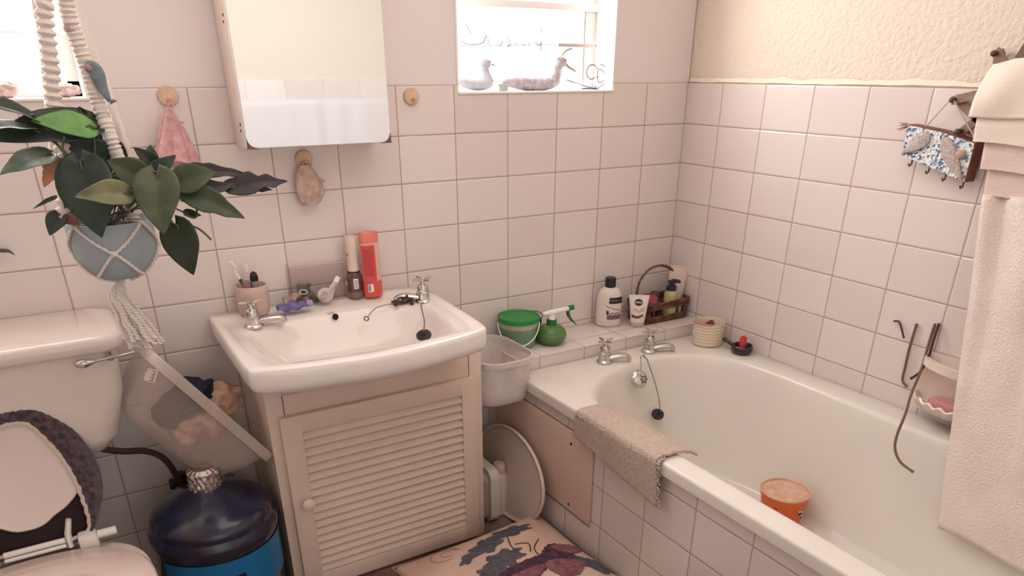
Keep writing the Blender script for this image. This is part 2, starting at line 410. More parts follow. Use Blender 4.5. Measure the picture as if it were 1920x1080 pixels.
# ================================================================ BASIN
bt = thing('wash_basin', 'white ceramic wash basin on the cream louvred cabinet', 'basin', (-1.345, -.27, .62))
bc = (-1.345, -.30); NB = 180
oB = radial(chaikin([(-1.640, -.004), (-1.10, -.004), (-1.075, -.006), (-1.030, -.085), (-1.036, -.28), (-1.050, -.470), (-1.075, -.494), (-1.16, -.520), (-1.345, -.545), (-1.53, -.520), (-1.635, -.495), (-1.655, -.475), (-1.650, -.25), (-1.645, -.02)], 1), bc, NB)
iB = radial(chaikin([(-1.615, -.030), (-1.07, -.030), (-1.065, -.20), (-1.085, -.44), (-1.12, -.468), (-1.345, -.495), (-1.57, -.470), (-1.615, -.44), (-1.625, -.2)], 2), bc, NB)
deck = radial(chaikin([(-1.590, -.155), (-1.45, -.115), (-1.2, -.115), (-1.09, -.18), (-1.085, -.26), (-1.098, -.40), (-1.125, -.446), (-1.345, -.478), (-1.565, -.450), (-1.59, -.40), (-1.60, -.26)], 2), bc, NB)
lowB = radial(chaikin([(-1.46, -.22), (-1.23, -.22), (-1.20, -.29), (-1.24, -.36), (-1.45, -.36), (-1.49, -.29)], 2), bc, NB)
def insB(l, d): return [Vector(p) + (Vector(bc) - Vector(p)).normalized() * d for p in l]
und = radial([(-1.580, -.012), (-.985, -.012), (-.985, -.335), (-1.580, -.335)], bc, NB)
def zo(l, z, dz=0): return [(p[0], p[1], z) for p in l]
und = [Vector(q) if (Vector(q) - Vector(bc)).length < (Vector(p) - Vector(bc)).length - .01 else Vector(p) + (Vector(bc) - Vector(p)).normalized() * .012 for q, p in zip(und, oB)]
lb = [zo(und, .628), zo([Vector(a).lerp(Vector(b), .55) for a, b in zip(und, oB)], .665), zo(insB(oB, .010), .704), zo(insB(oB, .002), .714), zo(oB, .726), zo(insB(oB, .001), .748), zo(insB(oB, .003), .7575), zo(insB(oB, .007), .7602), zo(insB(iB, -.004), .7595), zo(iB, .757), zo([Vector(a).lerp(Vector(b), .35) for a, b in zip(iB, deck)], .7505), zo(deck, .748)]
for t_, z in ((.05, .744), (.12, .733), (.25, .708), (.42, .682), (.62, .660), (.82, .645), (1, .638)): lb.append(zo([Vector(a).lerp(Vector(b), t_) for a, b in zip(deck, lowB)], z))
lb.append(zo([Vector(a).lerp(Vector(bc), .7) for a in lowB], .634))
mb = MB(); mb.loops(lb, cap0=True, cap1=True); mb.build('basin_bowl', CER, bt, angle=60)
mb = MB(disc_m((-1.338, -.1325, .7405), (0, -.9, .35))); mb.lathe([(.0085, -.001), (.0085, .0012), (.0, .0013)], seg=20); mb.build('overflow_hole', mat('dark_hole', (20, 16, 18), .9), bt)
mk = mat('faint_grey_print', (132, 120, 118), .5)
mb = MB(disc_m((-1.345, -.121, .7478), (0, -.35, .95)))
for i in range(9): mb.box(-.013 + i * .0029, -.0115 + i * .0029, .0035, .0050 + .0007 * (i % 2), 0, .0004)
mb.box(-.010, .009, -.001, .0002, 0, .0004); mb.build('maker_mark', mk, bt)
t = thing('basin_plug', 'black rubber plug lying in the basin on a short chain', 'plug', (-1.165, -.30, .70))
X = disc_m((-1.160, -.315, .7065), (-.3, -.35, .9)); mb = MB(X); mb.lathe([(.018, 0), (.0205, .003), (.0205, .006), (.018, .0075), (.005, .008), (.005, .012), (0, .0125)], seg=24); mb.build('stopper', RUB, t)
mb = MB(); chain(mb, [(-1.164, -.322, .722), (-1.150, -.30, .742), (-1.128, -.24, .752), (-1.105, -.185, .7545), (-1.092, -.176, .7545)], .0017); mb.build('bead_chain', CHR2, t)
mb = MB(); P = spline([(-1.262, -.178, .737), (-1.255, -.172, .744), (-1.22, -.150, .7540), (-1.16, -.142, .7550), (-1.112, -.143, .7545)], 8); mb.tube(P, .0014, 6)
mb.tube(arc((-1.268, -.181, .737), .0065, 0, 2 * PI, 12, (1, 0, 0), (0, .8, .6))[:-1], .0018, 6, closed=True)
tag(mb.build('loose_chain', CHR2), 'thin loose chain with an end ring lying over the back of the basin', 'chain')
# gecko figurine by the right tap
mb = MB(); Z0 = .7495
P = spline([(-1.150, -.146, Z0 + .006), (-1.135, -.143, Z0 + .009), (-1.118, -.140, Z0 + .010), (-1.106, -.139, Z0 + .008)], 5)
mb.tube(P, [.004, .006, .008, .009, .010, .0105, .010, .010, .010, .0095, .009, .0085, .008, .0075, .007, .006][:len(P)], 10, flat=(.75, 1))
for a, b in (((-1.146, -.145), (-1.172, -.154)), ((-1.146, -.143), (-1.170, -.128)), ((-1.118, -.14), (-1.124, -.165))):
    mb.tube([(a[0], a[1], Z0 + .006), ((a[0] + b[0]) / 2, (a[1] + b[1]) / 2, Z0 + .008), (b[0], b[1], Z0 + .004)], [.0045, .004, .0055], 8)
mb.ball((-1.128, -.140, Z0 + .019), (.006, .005, .005), 10, 8)
tag(mb.build('gecko_figurine', mat('dark_bronze', (74, 60, 60), .45, metal=.5, bump=.4, bscale=300)), 'small dark metal gecko figurine beside the right basin tap', 'figurine')

# ================================================================ VANITY CABINET
vt = thing('vanity_cabinet', 'cream painted cabinet with louvred door under the basin', 'cabinet', (-1.28, -.15, 0))
x0, x1, yf = -1.590, -.975, -.29
mb = MB(); z1 = .626
mb.box(x1 - .016, x1, yf, -.003, 0, z1 - .001, .001)
for k in range(9):
    a = yf + .001 + k * .0319; mb.box(x0, x0 + .014, a, a + .0305, .001, z1 - .001, .0022)
mb.box(x0 + .006, x0 + .016, yf + .001, -.003, 0, z1 - .002)
mb.box(x0 - .001, x0 + .045, yf - .002, yf + .016, 0, z1, .002); mb.box(x1 - .045, x1, yf - .002, yf + .016, 0, z1 - .002, .002)
mb.box(x0 + .04, x1 - .04, yf - .002, yf + .016, .552, z1 - .0005, .001); mb.box(x0 + .04, x1 - .04, yf, yf + .016, 0, .03, .001)
mb.box(x0 + .01, x1 - .01, -.02, -.004, 0, z1 - .02)
mb.build('carcass', WOODW, vt)
dr = MB(); dx0, dx1, dz0, dz1 = -1.566, -1.003, .012, .556; lx0, lx1, lz0, lz1 = -1.514, -1.050, .062, .508; yd = yf - .020
dr.box(dx0, lx0, yd, yd + .018, dz0, dz1, .002); dr.box(lx1, dx1, yd, yd + .018, dz0, dz1, .002)
dr.box(lx0 - .002, lx1 + .002, yd + .0003, yd + .018, dz0, lz0, .0015); dr.box(lx0 - .002, lx1 + .002, yd + .0003, yd + .018, lz1, dz1, .0015)
door = dr.build('door', WOODW, vt)
mb = MB(); ns = 18; p = (lz1 - lz0) / ns
for k in range(ns):
    zc = lz0 + (k + .5) * p
    mb.box(lx0 - .001, lx1 + .001, -.0125, .0125, -.0030, .0030, .0018, mtx=Matrix.Translation((0, yd + .009, zc)) @ Matrix.Rotation(math.radians(58), 4, 'X'))
mb.box(lx0, lx1, yd + .0165, yd + .018, lz0, lz1)
mb.build('louvre_slats', WOODW, door)
mb = MB(disc_m((-1.528, yd, .305), (0, -1, 0))); mb.lathe([(.009, -.001), (.008, .006), (.016, .012), (.0185, .018), (.016, .024), (.008, .027), (0, .0275)], seg=24, sy=.85)
mb.build('knob', mat('knob_paint', (232, 214, 190), .3, coat=.3), door)

# ================================================================ MIRROR CABINET
mt_ = thing('mirror_cabinet', 'white wall cabinet with a mirror door above the basin', 'mirror', (-1.315, -.06, 1.165))
mb = MB(); mb.box(-1.500, -1.135, -.104, -.001, 1.17, 1.74, .002); mb.build('cabinet_box', mat('cabinet_cream', (228, 212, 200), .5), mt_)
mb = MB(); mb.box(-1.500, -1.135, -.120, -.106, 1.171, 1.74, .001); md = mb.build('mirror_door', mat('door_edge', (236, 230, 226), .4), mt_)
MIR = mat('mirror_silver', (246, 246, 246), .0, metal=1)
mb = MB(); z0, z1, a, b = 1.1725, 1.739, -1.4985, -1.1365
poly = [(b, z1), (a, z1)] + [(a + .024 - .024 * math.cos(t), z0 + .020 - .020 * math.sin(t)) for t in [i * PI / 16 for i in range(9)]] + [(b - .020 + .020 * math.sin(t), z0 + .018 - .018 * math.cos(t)) for t in [i * PI / 16 for i in range(9)]]
mb.prism([(x, -.1205, z) for x, z in poly], (0, -.0012, 0)); mb.build('mirror_glass', MIR, md, angle=20)
RUST = mat('dull_brown_metal', (122, 100, 104), .5, metal=.4, var=.3, vscale=200)
for sx_, x in ((1, -1.5005), (-1, -1.1345)):
    mb = MB(); pl = [(x, 1.1695), (x + sx_ * .030, 1.1695)] + [(x + sx_ * (.030 - .028 * math.sin(t)), 1.1705 + .024 * (1 - math.cos(t))) for t in [i * PI / 16 for i in range(1, 9)]]
    mb.prism([(q, -.1200, z) for q, z in pl], (0, -.0035, 0)); mb.build('corner_bracket', RUST, md)
for z, y in ((1.208, -.085), (1.222, -.090), (1.432, -.083), (1.445, -.088)):
    mb = MB(); mb.box(-1.5016, -1.4995, y - .003, y + .003, z - .003, z + .003, .001); mb.build('screw_head', mat('rust', (88, 60, 52), .7), mt_)

# ================================================================ TOILET
LEV = -.30
ct = thing('toilet_cistern', 'white ceramic toilet cistern with a lid against the back wall', 'cistern', (-2.09, -.13, .52))
mb = MB(); NC = 64
def rrect(x0, x1, y0, y1, r, z, n=16):
    out = []
    for cx_, cy_, a0 in ((x1 - r, y1 - r, 0), (x0 + r, y1 - r, PI / 2), (x0 + r, y0 + r, PI), (x1 - r, y0 + r, 1.5 * PI)):
        for i in range(n): a = a0 + PI / 2 * i / (n - 1); out.append((cx_ + r * math.cos(a), cy_ + r * math.sin(a), z))
    return out
mb.loops([rrect(-2.26, -1.975, -.18, -.02, .05, .515), rrect(-2.29, -1.945, -.215, -.01, .05, .53), rrect(-2.31, -1.915, -.235, -.006, .05, .57), rrect(-2.325, -1.885, -.245, -.004, .045, .68), rrect(-2.33, -1.878, -.248, -.004, .045, .786)], cap0=True, cap1=True)
mb.build('tank', CER2, ct, angle=60)
mb = MB(); mb.loops([rrect(-2.335, -1.868, -.262, -.003, .05, .784), rrect(-2.342, -1.860, -.268, -.003, .055, .790), rrect(-2.342, -1.860, -.268, -.003, .055, .806), rrect(-2.339, -1.863, -.265, -.003, .055, .814), rrect(-2.330, -1.872, -.254, -.004, .05, .8195), rrect(-2.31, -1.892, -.234, -.01, .04, .821)], cap0=True, cap1=True)
mb.build('tank_lid', CER2, ct, angle=60)
P = spline([(-1.968, -.272, .770), (-1.955, -.275, .770), (-1.94, -.275, .770), (-1.92, -.272, .771), (-1.89, -.268, .772), (-1.865, -.262, .772), (-1.848, -.258, .773)], 5)
n = len(P); rr = [max(.0035, .012 * math.exp(-((i - 6) / 6.5) ** 2)) * (0.5 if i == 0 else 1) for i in range(n)]
mb = MB(); mb.tube(P, rr, 12, flat=(.8, .7)); mb.tube([(-1.897, -.246, .771), (-1.897, -.268, .771)], .008, 12)
mb.build('flush_lever', CHR, ct)

tt = thing('toilet', 'white toilet with seat down and lid raised against the cistern', 'toilet', (-2.17, -.55, 0))
def egg(cx_, yb, yf_, hw, z, n=72, sq=.22):
    """toilet outline: flat-ish back at yb, round front at yf_"""
    out = []; yc = yb - hw * .95
    for i in range(n):
        a = 2 * PI * i / n; c_, s_ = math.cos(a), math.sin(a)
        if s_ >= 0: y = yc + (yb - yc) * (abs(s_) ** (1 - sq)); x = cx_ + hw * math.copysign(abs(c_) ** (1 - sq * .6), c_)
        else: y = yc + (yc - yf_) * s_; x = cx_ + hw * c_
        out.append((x, y, z))
    return out
TCX = -2.145
mb = MB(); mb.loops([egg(TCX, -.32, -.62, .12, .0), egg(TCX, -.31, -.64, .125, .03), egg(TCX, -.31, -.64, .115, .10), egg(TCX, -.30, -.70, .14, .18), egg(TCX, -.285, -.79, .19, .27), egg(TCX, -.275, -.84, .215, .325), egg(TCX, -.275, -.845, .218, .342), egg(TCX, -.285, -.835, .208, .346), egg(TCX, -.40, -.79, .15, .342), egg(TCX, -.42, -.76, .13, .25), egg(TCX, -.5, -.68, .06, .18)], cap0=True, cap1=True)
mb.box(TCX - .10, TCX + .10, -.20, -.12, .20, .512, .03, 4)
mb.build('bowl', CER2, tt, angle=50)
mb = MB(); so = egg(TCX, -.335, -.850, .222, .3475); si = egg(TCX, -.435, -.765, .128, .3475)
mb.loops([si, so, [(x, y, .360) for x, y, z in so], [(TCX + (x - TCX) * .97, -.59 + (y + .59) * .98, .367) for x, y, z in so], [(TCX + (x - TCX) * 1.10, -.59 + (y + .59) * 1.06, .366) for x, y, z in si], [(x, y, .359) for x, y, z in si], si])
bmesh.ops.remove_doubles(mb.bm, verts=mb.bm.verts[:], dist=1e-6)
seat = mb.build('seat', mat('seat_plastic', (226, 206, 196), .22, coat=.2), tt, angle=60)
# lid: local frame, x across, h up the lid, from the hinge line
LH = Vector((TCX, -.300, .392)); UPD = Vector((0, .085, .350)).normalized(); NRM = Vector((1, 0, 0)).cross(UPD)
def lidp(x, h, d): return LH + Vector((x, 0, 0)) + UPD * h + NRM * d
def lid_outline(hw, h0, h1, n=60):
    out = []
    for i in range(n):
        a = 2 * PI * i / n; c_, s_ = math.cos(a), math.sin(a); hm = h0 + (h1 - h0) * .52
        if s_ >= 0: out.append((hw * c_ * 1.0, hm + (h1 - hm) * s_))
        else: out.append((hw * math.copysign(abs(c_) ** .9, c_) * (1 - .12 * s_ * s_), hm + (hm - h0) * math.copysign(abs(s_) ** .85, s_)))
    return out
def half(pts, n=60):
    """closed outline in the lid plane from right-hand points (top to hinge), mirrored about the lid's middle"""
    Q = [Vector((p[0], 0, p[2])) for p in pts]; r = [Vector((TCX, 0, Q[0].z + .004))] + Q; r = r + [Vector((2 * TCX - q.x, 0, q.z)) for q in reversed(Q)]
    P = spline(r + [r[0]], 8)[:-1]; L = [0]
    for a, b in zip(P, P[1:] + P[:1]): L.append(L[-1] + (b - a).length)
    out = []
    for k in range(n * 2):
        t_ = L[-1] * k / (n * 2); i = max(q for q in range(len(P)) if L[q] <= t_); a, b = P[i], P[(i + 1) % len(P)]; f = (t_ - L[i]) / max(1e-9, L[i + 1] - L[i]); q = a.lerp(b, f); out.append((q.x - TCX, (q.z - LH.z) / UPD.z))
    return out
lidh = half([(-2.091, -0.255, 0.645), (-2.059, -0.262, 0.590), (-2.037, -0.275, 0.525), (-2.032, -0.285, 0.482), (-2.060, -0.292, 0.452), (-2.090, -0.298, 0.436), (-2.122, -0.302, 0.418)])
hemh = half([(-2.090, -0.255, 0.647), (-2.056, -0.262, 0.589), (-2.036, -0.272, 0.527), (-2.029, -0.280, 0.469), (-2.027, -0.290, 0.416), (-2.034, -0.296, 0.387), (-2.064, -0.302, 0.374)])
outh = half([(-2.068, -0.245, 0.692), (-2.035, -0.250, 0.663), (-1.999, -0.262, 0.596), (-1.980, -0.270, 0.533), (-1.981, -0.275, 0.477), (-1.998, -0.285, 0.425), (-2.022, -0.295, 0.383), (-2.058, -0.300, 0.362)])
mb = MB(); cen_ = .17
mb.loops([[lidp(x, h, -.006) for x, h in lidh], [lidp(x, h, .004) for x, h in lidh], [lidp(x * .97, cen_ + (h - cen_) * .98, .0065) for x, h in lidh], [lidp(x * .9, cen_ + (h - cen_) * .92, .004) for x, h in lidh]], cap0=True, cap1=True)
mb.build('lid', mat('lid_plastic', (226, 208, 200), .3, bump=.1, bscale=300), tt, angle=50)
mb = MB()
for sx_ in (-1, 1):
    x = TCX + sx_ * .072
    mb.tube([(x - .005, -.318, .362), (x - .004, -.312, .392), lidp(sx_ * .078, .03, .013)], [.013, .012, .010], 10, flat=(.6, 1.1))
    mb.box(TCX + sx_ * .105 - .02, TCX + sx_ * .105 + .02, -.345, -.305, .352, .388, .006)
mb.tube([(TCX - .06, -.318, .380), (TCX + .06, -.318, .380)], .0075, 12); mb.tube([(TCX - .06, -.332, .374), (TCX + .06, -.332, .374)], .0045, 10)
mb.tube([(TCX + .125, -.325, .378), (TCX + .165, -.325, .378)], .010, 12)
mb.build('hinge', WPL, tt)
# fluffy lid cover: dark pile seen beyond the lid edge, with its white hem
CVR = mat('dark_knitted_pile', (104, 84, 90), .95, var_rgb=(58, 44, 50), vscale=90, bump=1.0, bscale=160, bdist=.006, sheen=.3)
cov = thing('lid_cover', 'dark grey-brown knitted cover stretched over the raised toilet lid', 'toilet lid cover', tuple(LH))
NP = len(hemh)
def covp(k, v):
    k = int(k) % NP; hx, hh = hemh[k]; ox, oh = outh[k]
    w_ = .0022 * math.sin(k * 2.1 + v * 40) + .003 * noise.noise(Vector((k * .5, v * 8, 0)))
    if v < .6: t_ = v / .6; x, h, d = hx + (ox - hx) * t_, hh + (oh - hh) * t_, .006 + .016 * math.sin(PI * min(1, t_ * .85 + .1)) - .018 * t_ * t_
    else: t_ = (v - .6) / .4; x, h, d = ox * (1 - .08 * t_), .17 + (oh - .17) * (1 - .06 * t_), -.010 - .014 * t_
    return lidp(x, h, d + w_)
mb = MB(); mb.grid(NP, 24, lambda u, v: covp(round(u * NP), v), closed_u=True)
mb.loops([[covp(i, 1) for i in range(NP)], [lidp(x * .8, .17 + (h - .17) * .85, -.026) for x, h in outh]], cap1=True)
mb.build('pile', CVR, cov, angle=180, fix=True)
mb = MB(); P = [lidp(x + .0015 * math.sin(i * 1.9), h + .0015 * math.cos(i * 2.3), .010) for i, (x, h) in enumerate(hemh)]
mb.tube(P, .0058, 8, closed=True, flat=(1, .8)); mb.build('hem', mat('white_hem', (216, 196, 184), .9, bump=.6, bscale=250), cov)
mb = MB(); mb.prism([lidp(x, h, -.007) for x, h in hemh], NRM * -.006); mb.build('backing', mat('dark_brown_lining', (48, 34, 38), .9), cov)

# ================================================================ WATER BOTTLE, HOSE
WX, WY = -1.762, -.262
wt = thing('water_bottle', 'large dark blue water bottle with foil on its neck beside the cabinet', 'water bottle', (WX, WY, 0))
BLU = mat('dark_blue_polycarbonate', (34, 40, 66), .22, coat=.3, var_rgb=(40, 34, 42), vscale=9)
prof = [(.02, .008), (.12, .0), (.148, .008), (.153, .03), (.153, .095), (.149, .102), (.149, .108), (.153, .115), (.153, .262), (.157, .272), (.160, .286), (.158, .302), (.151, .311), (.1495, .316), (.151, .322), (.147, .335), (.134, .350), (.110, .366), (.082, .380), (.055, .392), (.042, .398), (.034, .404), (.033, .425), (.030, .428)]
mb = MB(); mb.lathe(prof, (WX, WY, 0), 56); mb.build('bottle_body', BLU, wt, angle=50)
LB = mat('bright_blue_label', (22, 108, 158), .35)
mb = MB(); A0 = math.radians(-92)
patch(mb, (WX, WY, 0), .1535, A0 + .20, .40, .138, .256, .0012, 40, zf=lambda u: .004 * math.sin(u * 3)); lab = mb.build('label', LB, wt)
mb = MB(); patch(mb, (WX, WY, 0), .1535, math.radians(-84), .032, .178, .214, .0022, 6); mb.build('logo_square', BLK, lab)
text_on('logo_letter', 'V', .024, None, mat('gold_ink', (206, 178, 150), .4), lab, cyl=((WX, WY, .196), .1560, math.radians(-84)))
mb = MB()
def foil(u, v):
    a = u * 2 * PI; r = .0385 + .003 * noise.noise(Vector((math.cos(a) * 4, math.sin(a) * 4, v * 5))) + .0018 * math.sin(a * 17 + v * 9)
    z = .398 + .057 * v + .006 * math.sin(a * 5) * (1 - v)
    if v > .86: r *= 1 - (v - .86) * 2.2
    return (WX + r * math.cos(a), WY + r * math.sin(a), z)
mb.grid(72, 14, foil, closed_u=True); mb.lathe([(.030, .452), (.0275, .4525), (.0, .451)], (WX, WY, 0), 32)
mb.build('foil_cap', mat('crumpled_foil', (214, 204, 198), .28, metal=1, bump=.6, bscale=140, bdist=.004), wt)

ht = thing('water_hose', 'dark braided hose running from the toilet to the valve on the wall', 'hose', (-1.85, -.08, .3))
HOSE = mat('brown_hose', (86, 62, 62), .5, metal=.2, bump=.5, bscale=400)
P = spline([(-2.001, -0.160, 0.562), (-1.977, -0.130, 0.510), (-1.928, -0.110, 0.476), (-1.869, -0.090, 0.451), (-1.830, -0.080, 0.410), (-1.809, -0.070, 0.337), (-1.800, -0.060, 0.269), (-1.807, -0.060, 0.173)], 8)
mb = MB(); mb.tube(P, .0085, 10); mb.build('hose_pipe', HOSE, ht)
mb = MB(); p = Vector((-1.797, -0.060, 0.320)); mb.tube([p + Vector((-.03, 0, .004)), p + Vector((.004, 0, 0))], .010, 10); mb.tube([p + Vector((-.036, 0, .005)), p + Vector((-.024, 0, .004))], .015, 10); mb.tube([p, p + Vector((0, .058, 0))], .011, 10); mb.tube([p + Vector((0, 0, -.028)), p + Vector((0, 0, .03))], .0135, 10); mb.build('valve', mat('black_valve', (38, 30, 34), .5), ht)
mb = MB(); p = Vector((-1.671, -0.040, 0.272)); mb.tube([p + Vector((0, 0, .02)), p + Vector((0, .03, .02))], .01, 10); mb.tube([p + Vector((0, 0, .03)), p + Vector((0, 0, -.09))], .008, 10)
tag(mb.build('pipe_stub', mat('pipe_grey', (140, 112, 104), .5)), 'short grey pipe on the wall behind the blue water bottle', 'pipe')

# ================================================================ TILTED PLASTIC TUB WITH CLOTHES
TC = Vector((-1.706, -.178, .592)); RV = Vector((.222, 0, -.326)).normalized(); DV = Vector((-.83, .0, -.56)).normalized(); DV = (DV - RV * DV.dot(RV)).normalized(); YV = Vector((0, 1, 0))
YV = (YV + DV * .12).normalized(); 
def tubp(a, b, d): return TC + RV * a + YV * b + DV * d
def rr2(ha, hb, r, d, n=12):
    return [tubp(x, y, d) for x, y, _ in rrect(-ha, ha, -hb, hb, r, 0, n)]
tb = thing('plastic_tub', 'translucent plastic tub tilted on its side over the water bottle', 'tub', tuple(TC + DV * .15))
mb = MB(); mb.loops([rr2(.190, .105, .05, -.004), rr2(.198, .113, .055, -.004), rr2(.200, .115, .055, 0), rr2(.199, .114, .055, .022), rr2(.187, .103, .05, .024), rr2(.176, .098, .05, .07), rr2(.150, .088, .05, .125), rr2(.125, .075, .05, .150), rr2(.09, .05, .04, .157)], cap1=True)
mb.build('tub_body', mat('frosted_tub', (214, 192, 182), .3, alpha=.38, spec=.5, var=.06, vscale=15), tb, angle=60)
mb = MB(); mb.loops([rr2(.1925, .1075, .05, -.0045), rr2(.200, .115, .055, -.0045), rr2(.2015, .1165, .055, 0), rr2(.2005, .1155, .055, .021), rr2(.196, .111, .05, .0215)])
mb.build('tub_rim', mat('frosted_rim', (220, 200, 190), .3, alpha=.6), tb, angle=60)
c0 = (-1.827, -0.282, 0.721)
Mx = face_m(c0, (.62, -.25, -.30), (.62, 0, 1.0)); mb = MB(Mx); mb.box(-.012, .012, -.016, .016, 0, .0008); st = mb.build('price_sticker', mat('sticker_paper', (214, 196, 184), .6), tb)
mb = MB(Mx); 
for k in range(7): mb.box(.001 + (k % 2) * .004, .008, -.013 + k * .0036, -.0115 + k * .0036, .0009, .0011)
mb.box(-.0115, -.0105, .004, .0158, .0009, .0011); mb.box(-.0115, .004, .0150, .0158, .0009, .0011); mb.build('sticker_print', BLK, st)
def cloth_ball(name, label, pts, mt, cat='clothing', amp=.02, seed=0):
    mb = MB()
    for c, r in pts:
        tb_ = bmesh.new(); bmesh.ops.create_icosphere(tb_, subdivisions=4, radius=1)
        for v in tb_.verts:
            d = v.co.copy(); n_ = noise.noise(d * 1.8 + Vector((seed, c[0] * 9, 0))); f = 1 + n_ * .35 + .16 * math.sin(7 * n_ + 5 * d.x)
            v.co = Vector(c) + Vector((d.x * r[0], d.y * r[1], d.z * r[2])) * f
        mb._join(tb_)
    return tag(mb.build(name, mt, angle=180), label, cat)
cloth_ball('navy_cloth', 'dark navy cloth bundled in the top of the tilted plastic tub', [((-1.736, -0.160, 0.608), (.052, .05, .038)), ((-1.790, -0.170, 0.577), (.045, .05, .04))], mat('navy_fabric', (30, 32, 52), .9, bump=.4, bscale=150), seed=2)
cloth_ball('beige_cloth', 'beige crumpled cloth spilling from the tilted plastic tub', [((-1.674, -0.170, 0.580), (.048, .05, .044)), ((-1.723, -0.180, 0.535), (.055, .06, .045)), ((-1.779, -0.200, 0.533), (.035, .05, .034))], mat('beige_fabric', (206, 172, 148), .9, var_rgb=(172, 128, 106), vscale=22, bump=.6, bscale=90), seed=5)

# ================================================================ HANGING PLANTER
PX_, PY_ = -1.842, -.40
pt = thing('plant_pot', 'pale blue-grey round pot hanging in the rope hanger', 'plant pot', (PX_, PY_, .975))
mb = MB(); PR = [(.02, .974), (.045, .977), (.060, .992), (.070, 1.015), (.0755, 1.045), (.0765, 1.075), (.0765, 1.083), (.0735, 1.083), (.0735, 1.07), (.0, 1.066)]
mb.lathe(PR, (PX_, PY_, 0), 48); mb.build('pot_body', mat('blue_grey_pot', (158, 168, 174), .55, bump=.1), pt, angle=50)
mb = MB(); mb.lathe([(.072, 1.0675), (.04, 1.074), (0, 1.076)], (PX_, PY_, 0), 24); mb.build('soil', mat('potting_soil', (46, 34, 30), .95, bump=1, bscale=120, bdist=.004), pt)
hg = thing('macrame_hanger', 'white knotted rope plant hanger with beads and a long tassel', 'plant hanger', (PX_, PY_, 1.72))
def knot_cord(mb, P, r, pitch=.0075, amp=.35, seg=10):
    P = [Vector(p) for p in P]; Q = spline(P, 14); L = 0; rr = []; prev = Q[0]
    for q in Q: L += (q - prev).length; prev = q; rr.append(r * (1 - amp * .5 + amp * abs(math.sin(PI * L / pitch))))
    mb.tube(Q, rr, seg)
def twist(mb, P, r, turns=60):
    Q = spline(P, 10)
    for s_ in (0, PI):
        T = []
        for i, q in enumerate(Q):
            a = s_ + i * .9; T.append(q + Vector((math.cos(a), math.sin(a), .3 * math.sin(a))) * r * .55)
        mb.tube(T, r * .62, 6)
mb = MB(); knot_cord(mb, [(-1.846, -.405, 1.72), (-1.854, -0.400, 1.471), (-1.862, -0.400, 1.425), (-1.867, -0.400, 1.386), (-1.873, -0.400, 1.341), (-1.879, -0.400, 1.308), (-1.885, -0.400, 1.266), (-1.888, -0.410, 1.226), (-1.886, -0.420, 1.188), (-1.907, -0.440, 1.124), (-1.916, -0.445, 1.088)], .0118, .014, .55); mb.build('rope_arm', ROPE, hg)
mb = MB(); knot_cord(mb, [(-1.832, -.385, 1.72), (-1.824, -0.380, 1.474), (-1.824, -0.380, 1.419), (-1.820, -0.380, 1.375), (-1.814, -0.385, 1.329), (-1.811, -0.390, 1.277), (-1.806, -0.400, 1.228), (-1.800, -0.400, 1.177), (-1.798, -0.410, 1.140), (-1.801, -0.420, 1.078)], .0118, .0085, .4); mb.build('rope_arm', ROPE, hg)
mb = MB(); knot_cord(mb, [(-1.85, -.39, 1.72), (-1.87, -.35, 1.4), (-1.90, -.335, 1.2), (-1.905, -.345, 1.08)], .008, .009, .45); mb.build('rope_arm', ROPE, hg)
mb = MB(); knot_cord(mb, [(-1.838, -.40, 1.72), (-1.80, -.345, 1.4), (-1.78, -.34, 1.2), (-1.785, -.345, 1.08)], .008, .009, .45); mb.build('rope_arm', ROPE, hg)
def potr(z):
    pr = PR[:7]
    for (r0, z0), (r1, z1) in zip(pr, pr[1:]):
        if z0 <= z <= z1: return r0 + (r1 - r0) * (z - z0) / (z1 - z0)
    return pr[-1][0] if z > pr[-1][1] else pr[0][0]
def onpot(a, z, off=.003): r = potr(z) + off; return Vector((PX_ + r * math.cos(math.radians(a)), PY_ + r * math.sin(math.radians(a)), z))
mb = MB()
for j in range(4):
    a = -96 + j * 90                                    # knots between the arms
    for s_ in (-1, 1): twist(mb, [onpot(a + s_ * 45, 1.084), onpot(a + s_ * 36, 1.072), onpot(a + s_ * 20, 1.052), onpot(a + s_ * 3, 1.034)], .0032)
    mb.ball(onpot(a, 1.032), (.006, .006, .006), 10, 8)
    for s_ in (-1, 1): twist(mb, [onpot(a + s_ * 2, 1.031), onpot(a + s_ * 14, 1.014), onpot(a + s_ * 30, .994), onpot(a + s_ * 45, .982), (PX_ + .02 * math.cos(math.radians(a + s_ * 45)), PY_ + .02 * math.sin(math.radians(a + s_ * 45)), .968)], .0032)
mb.build('net', ROPE, hg)
mb = MB(); 
for i in range(64):
    a = random.random() * 2 * PI; r = random.random() * .015; e = random.random() * .026; l = .085 + random.random() * .030
    b = Vector((PX_ - .016 + r * math.cos(a), PY_ + r * math.sin(a), .970)); 
    pts = [Vector((PX_, PY_, .972)), b + Vector((0, 0, -.03))]
    for k in range(1, 6):
        f = k / 5; pts.append(b + Vector((.030 * f + e * f * math.cos(a) + random.uniform(-.003, .003), e * f * .8 * math.sin(a), -.03 - l * f)))
    twist(mb, pts, .0046)
mb.build('tassel', ROPE, hg)
mb = MB(); mb.tube(arc((-1.84, -.395, 1.735), .018, 0, 2 * PI, 20)[:-1], .003, 8, closed=True); mb.tube([(-1.84, -.395, 1.752), (-1.84, -.395, ZC)], .0025, 8); mb.build('ring', CHR2, hg)
BEAD = mat('pinkish_bead', (196, 168, 166), .5)
for p in ((-1.872, -0.395, 1.336), (-1.825, -0.380, 1.401)): mb = MB(); mb.ball(p, (.0135, .0125, .010), 16, 10); mb.build('bead', BEAD, hg)
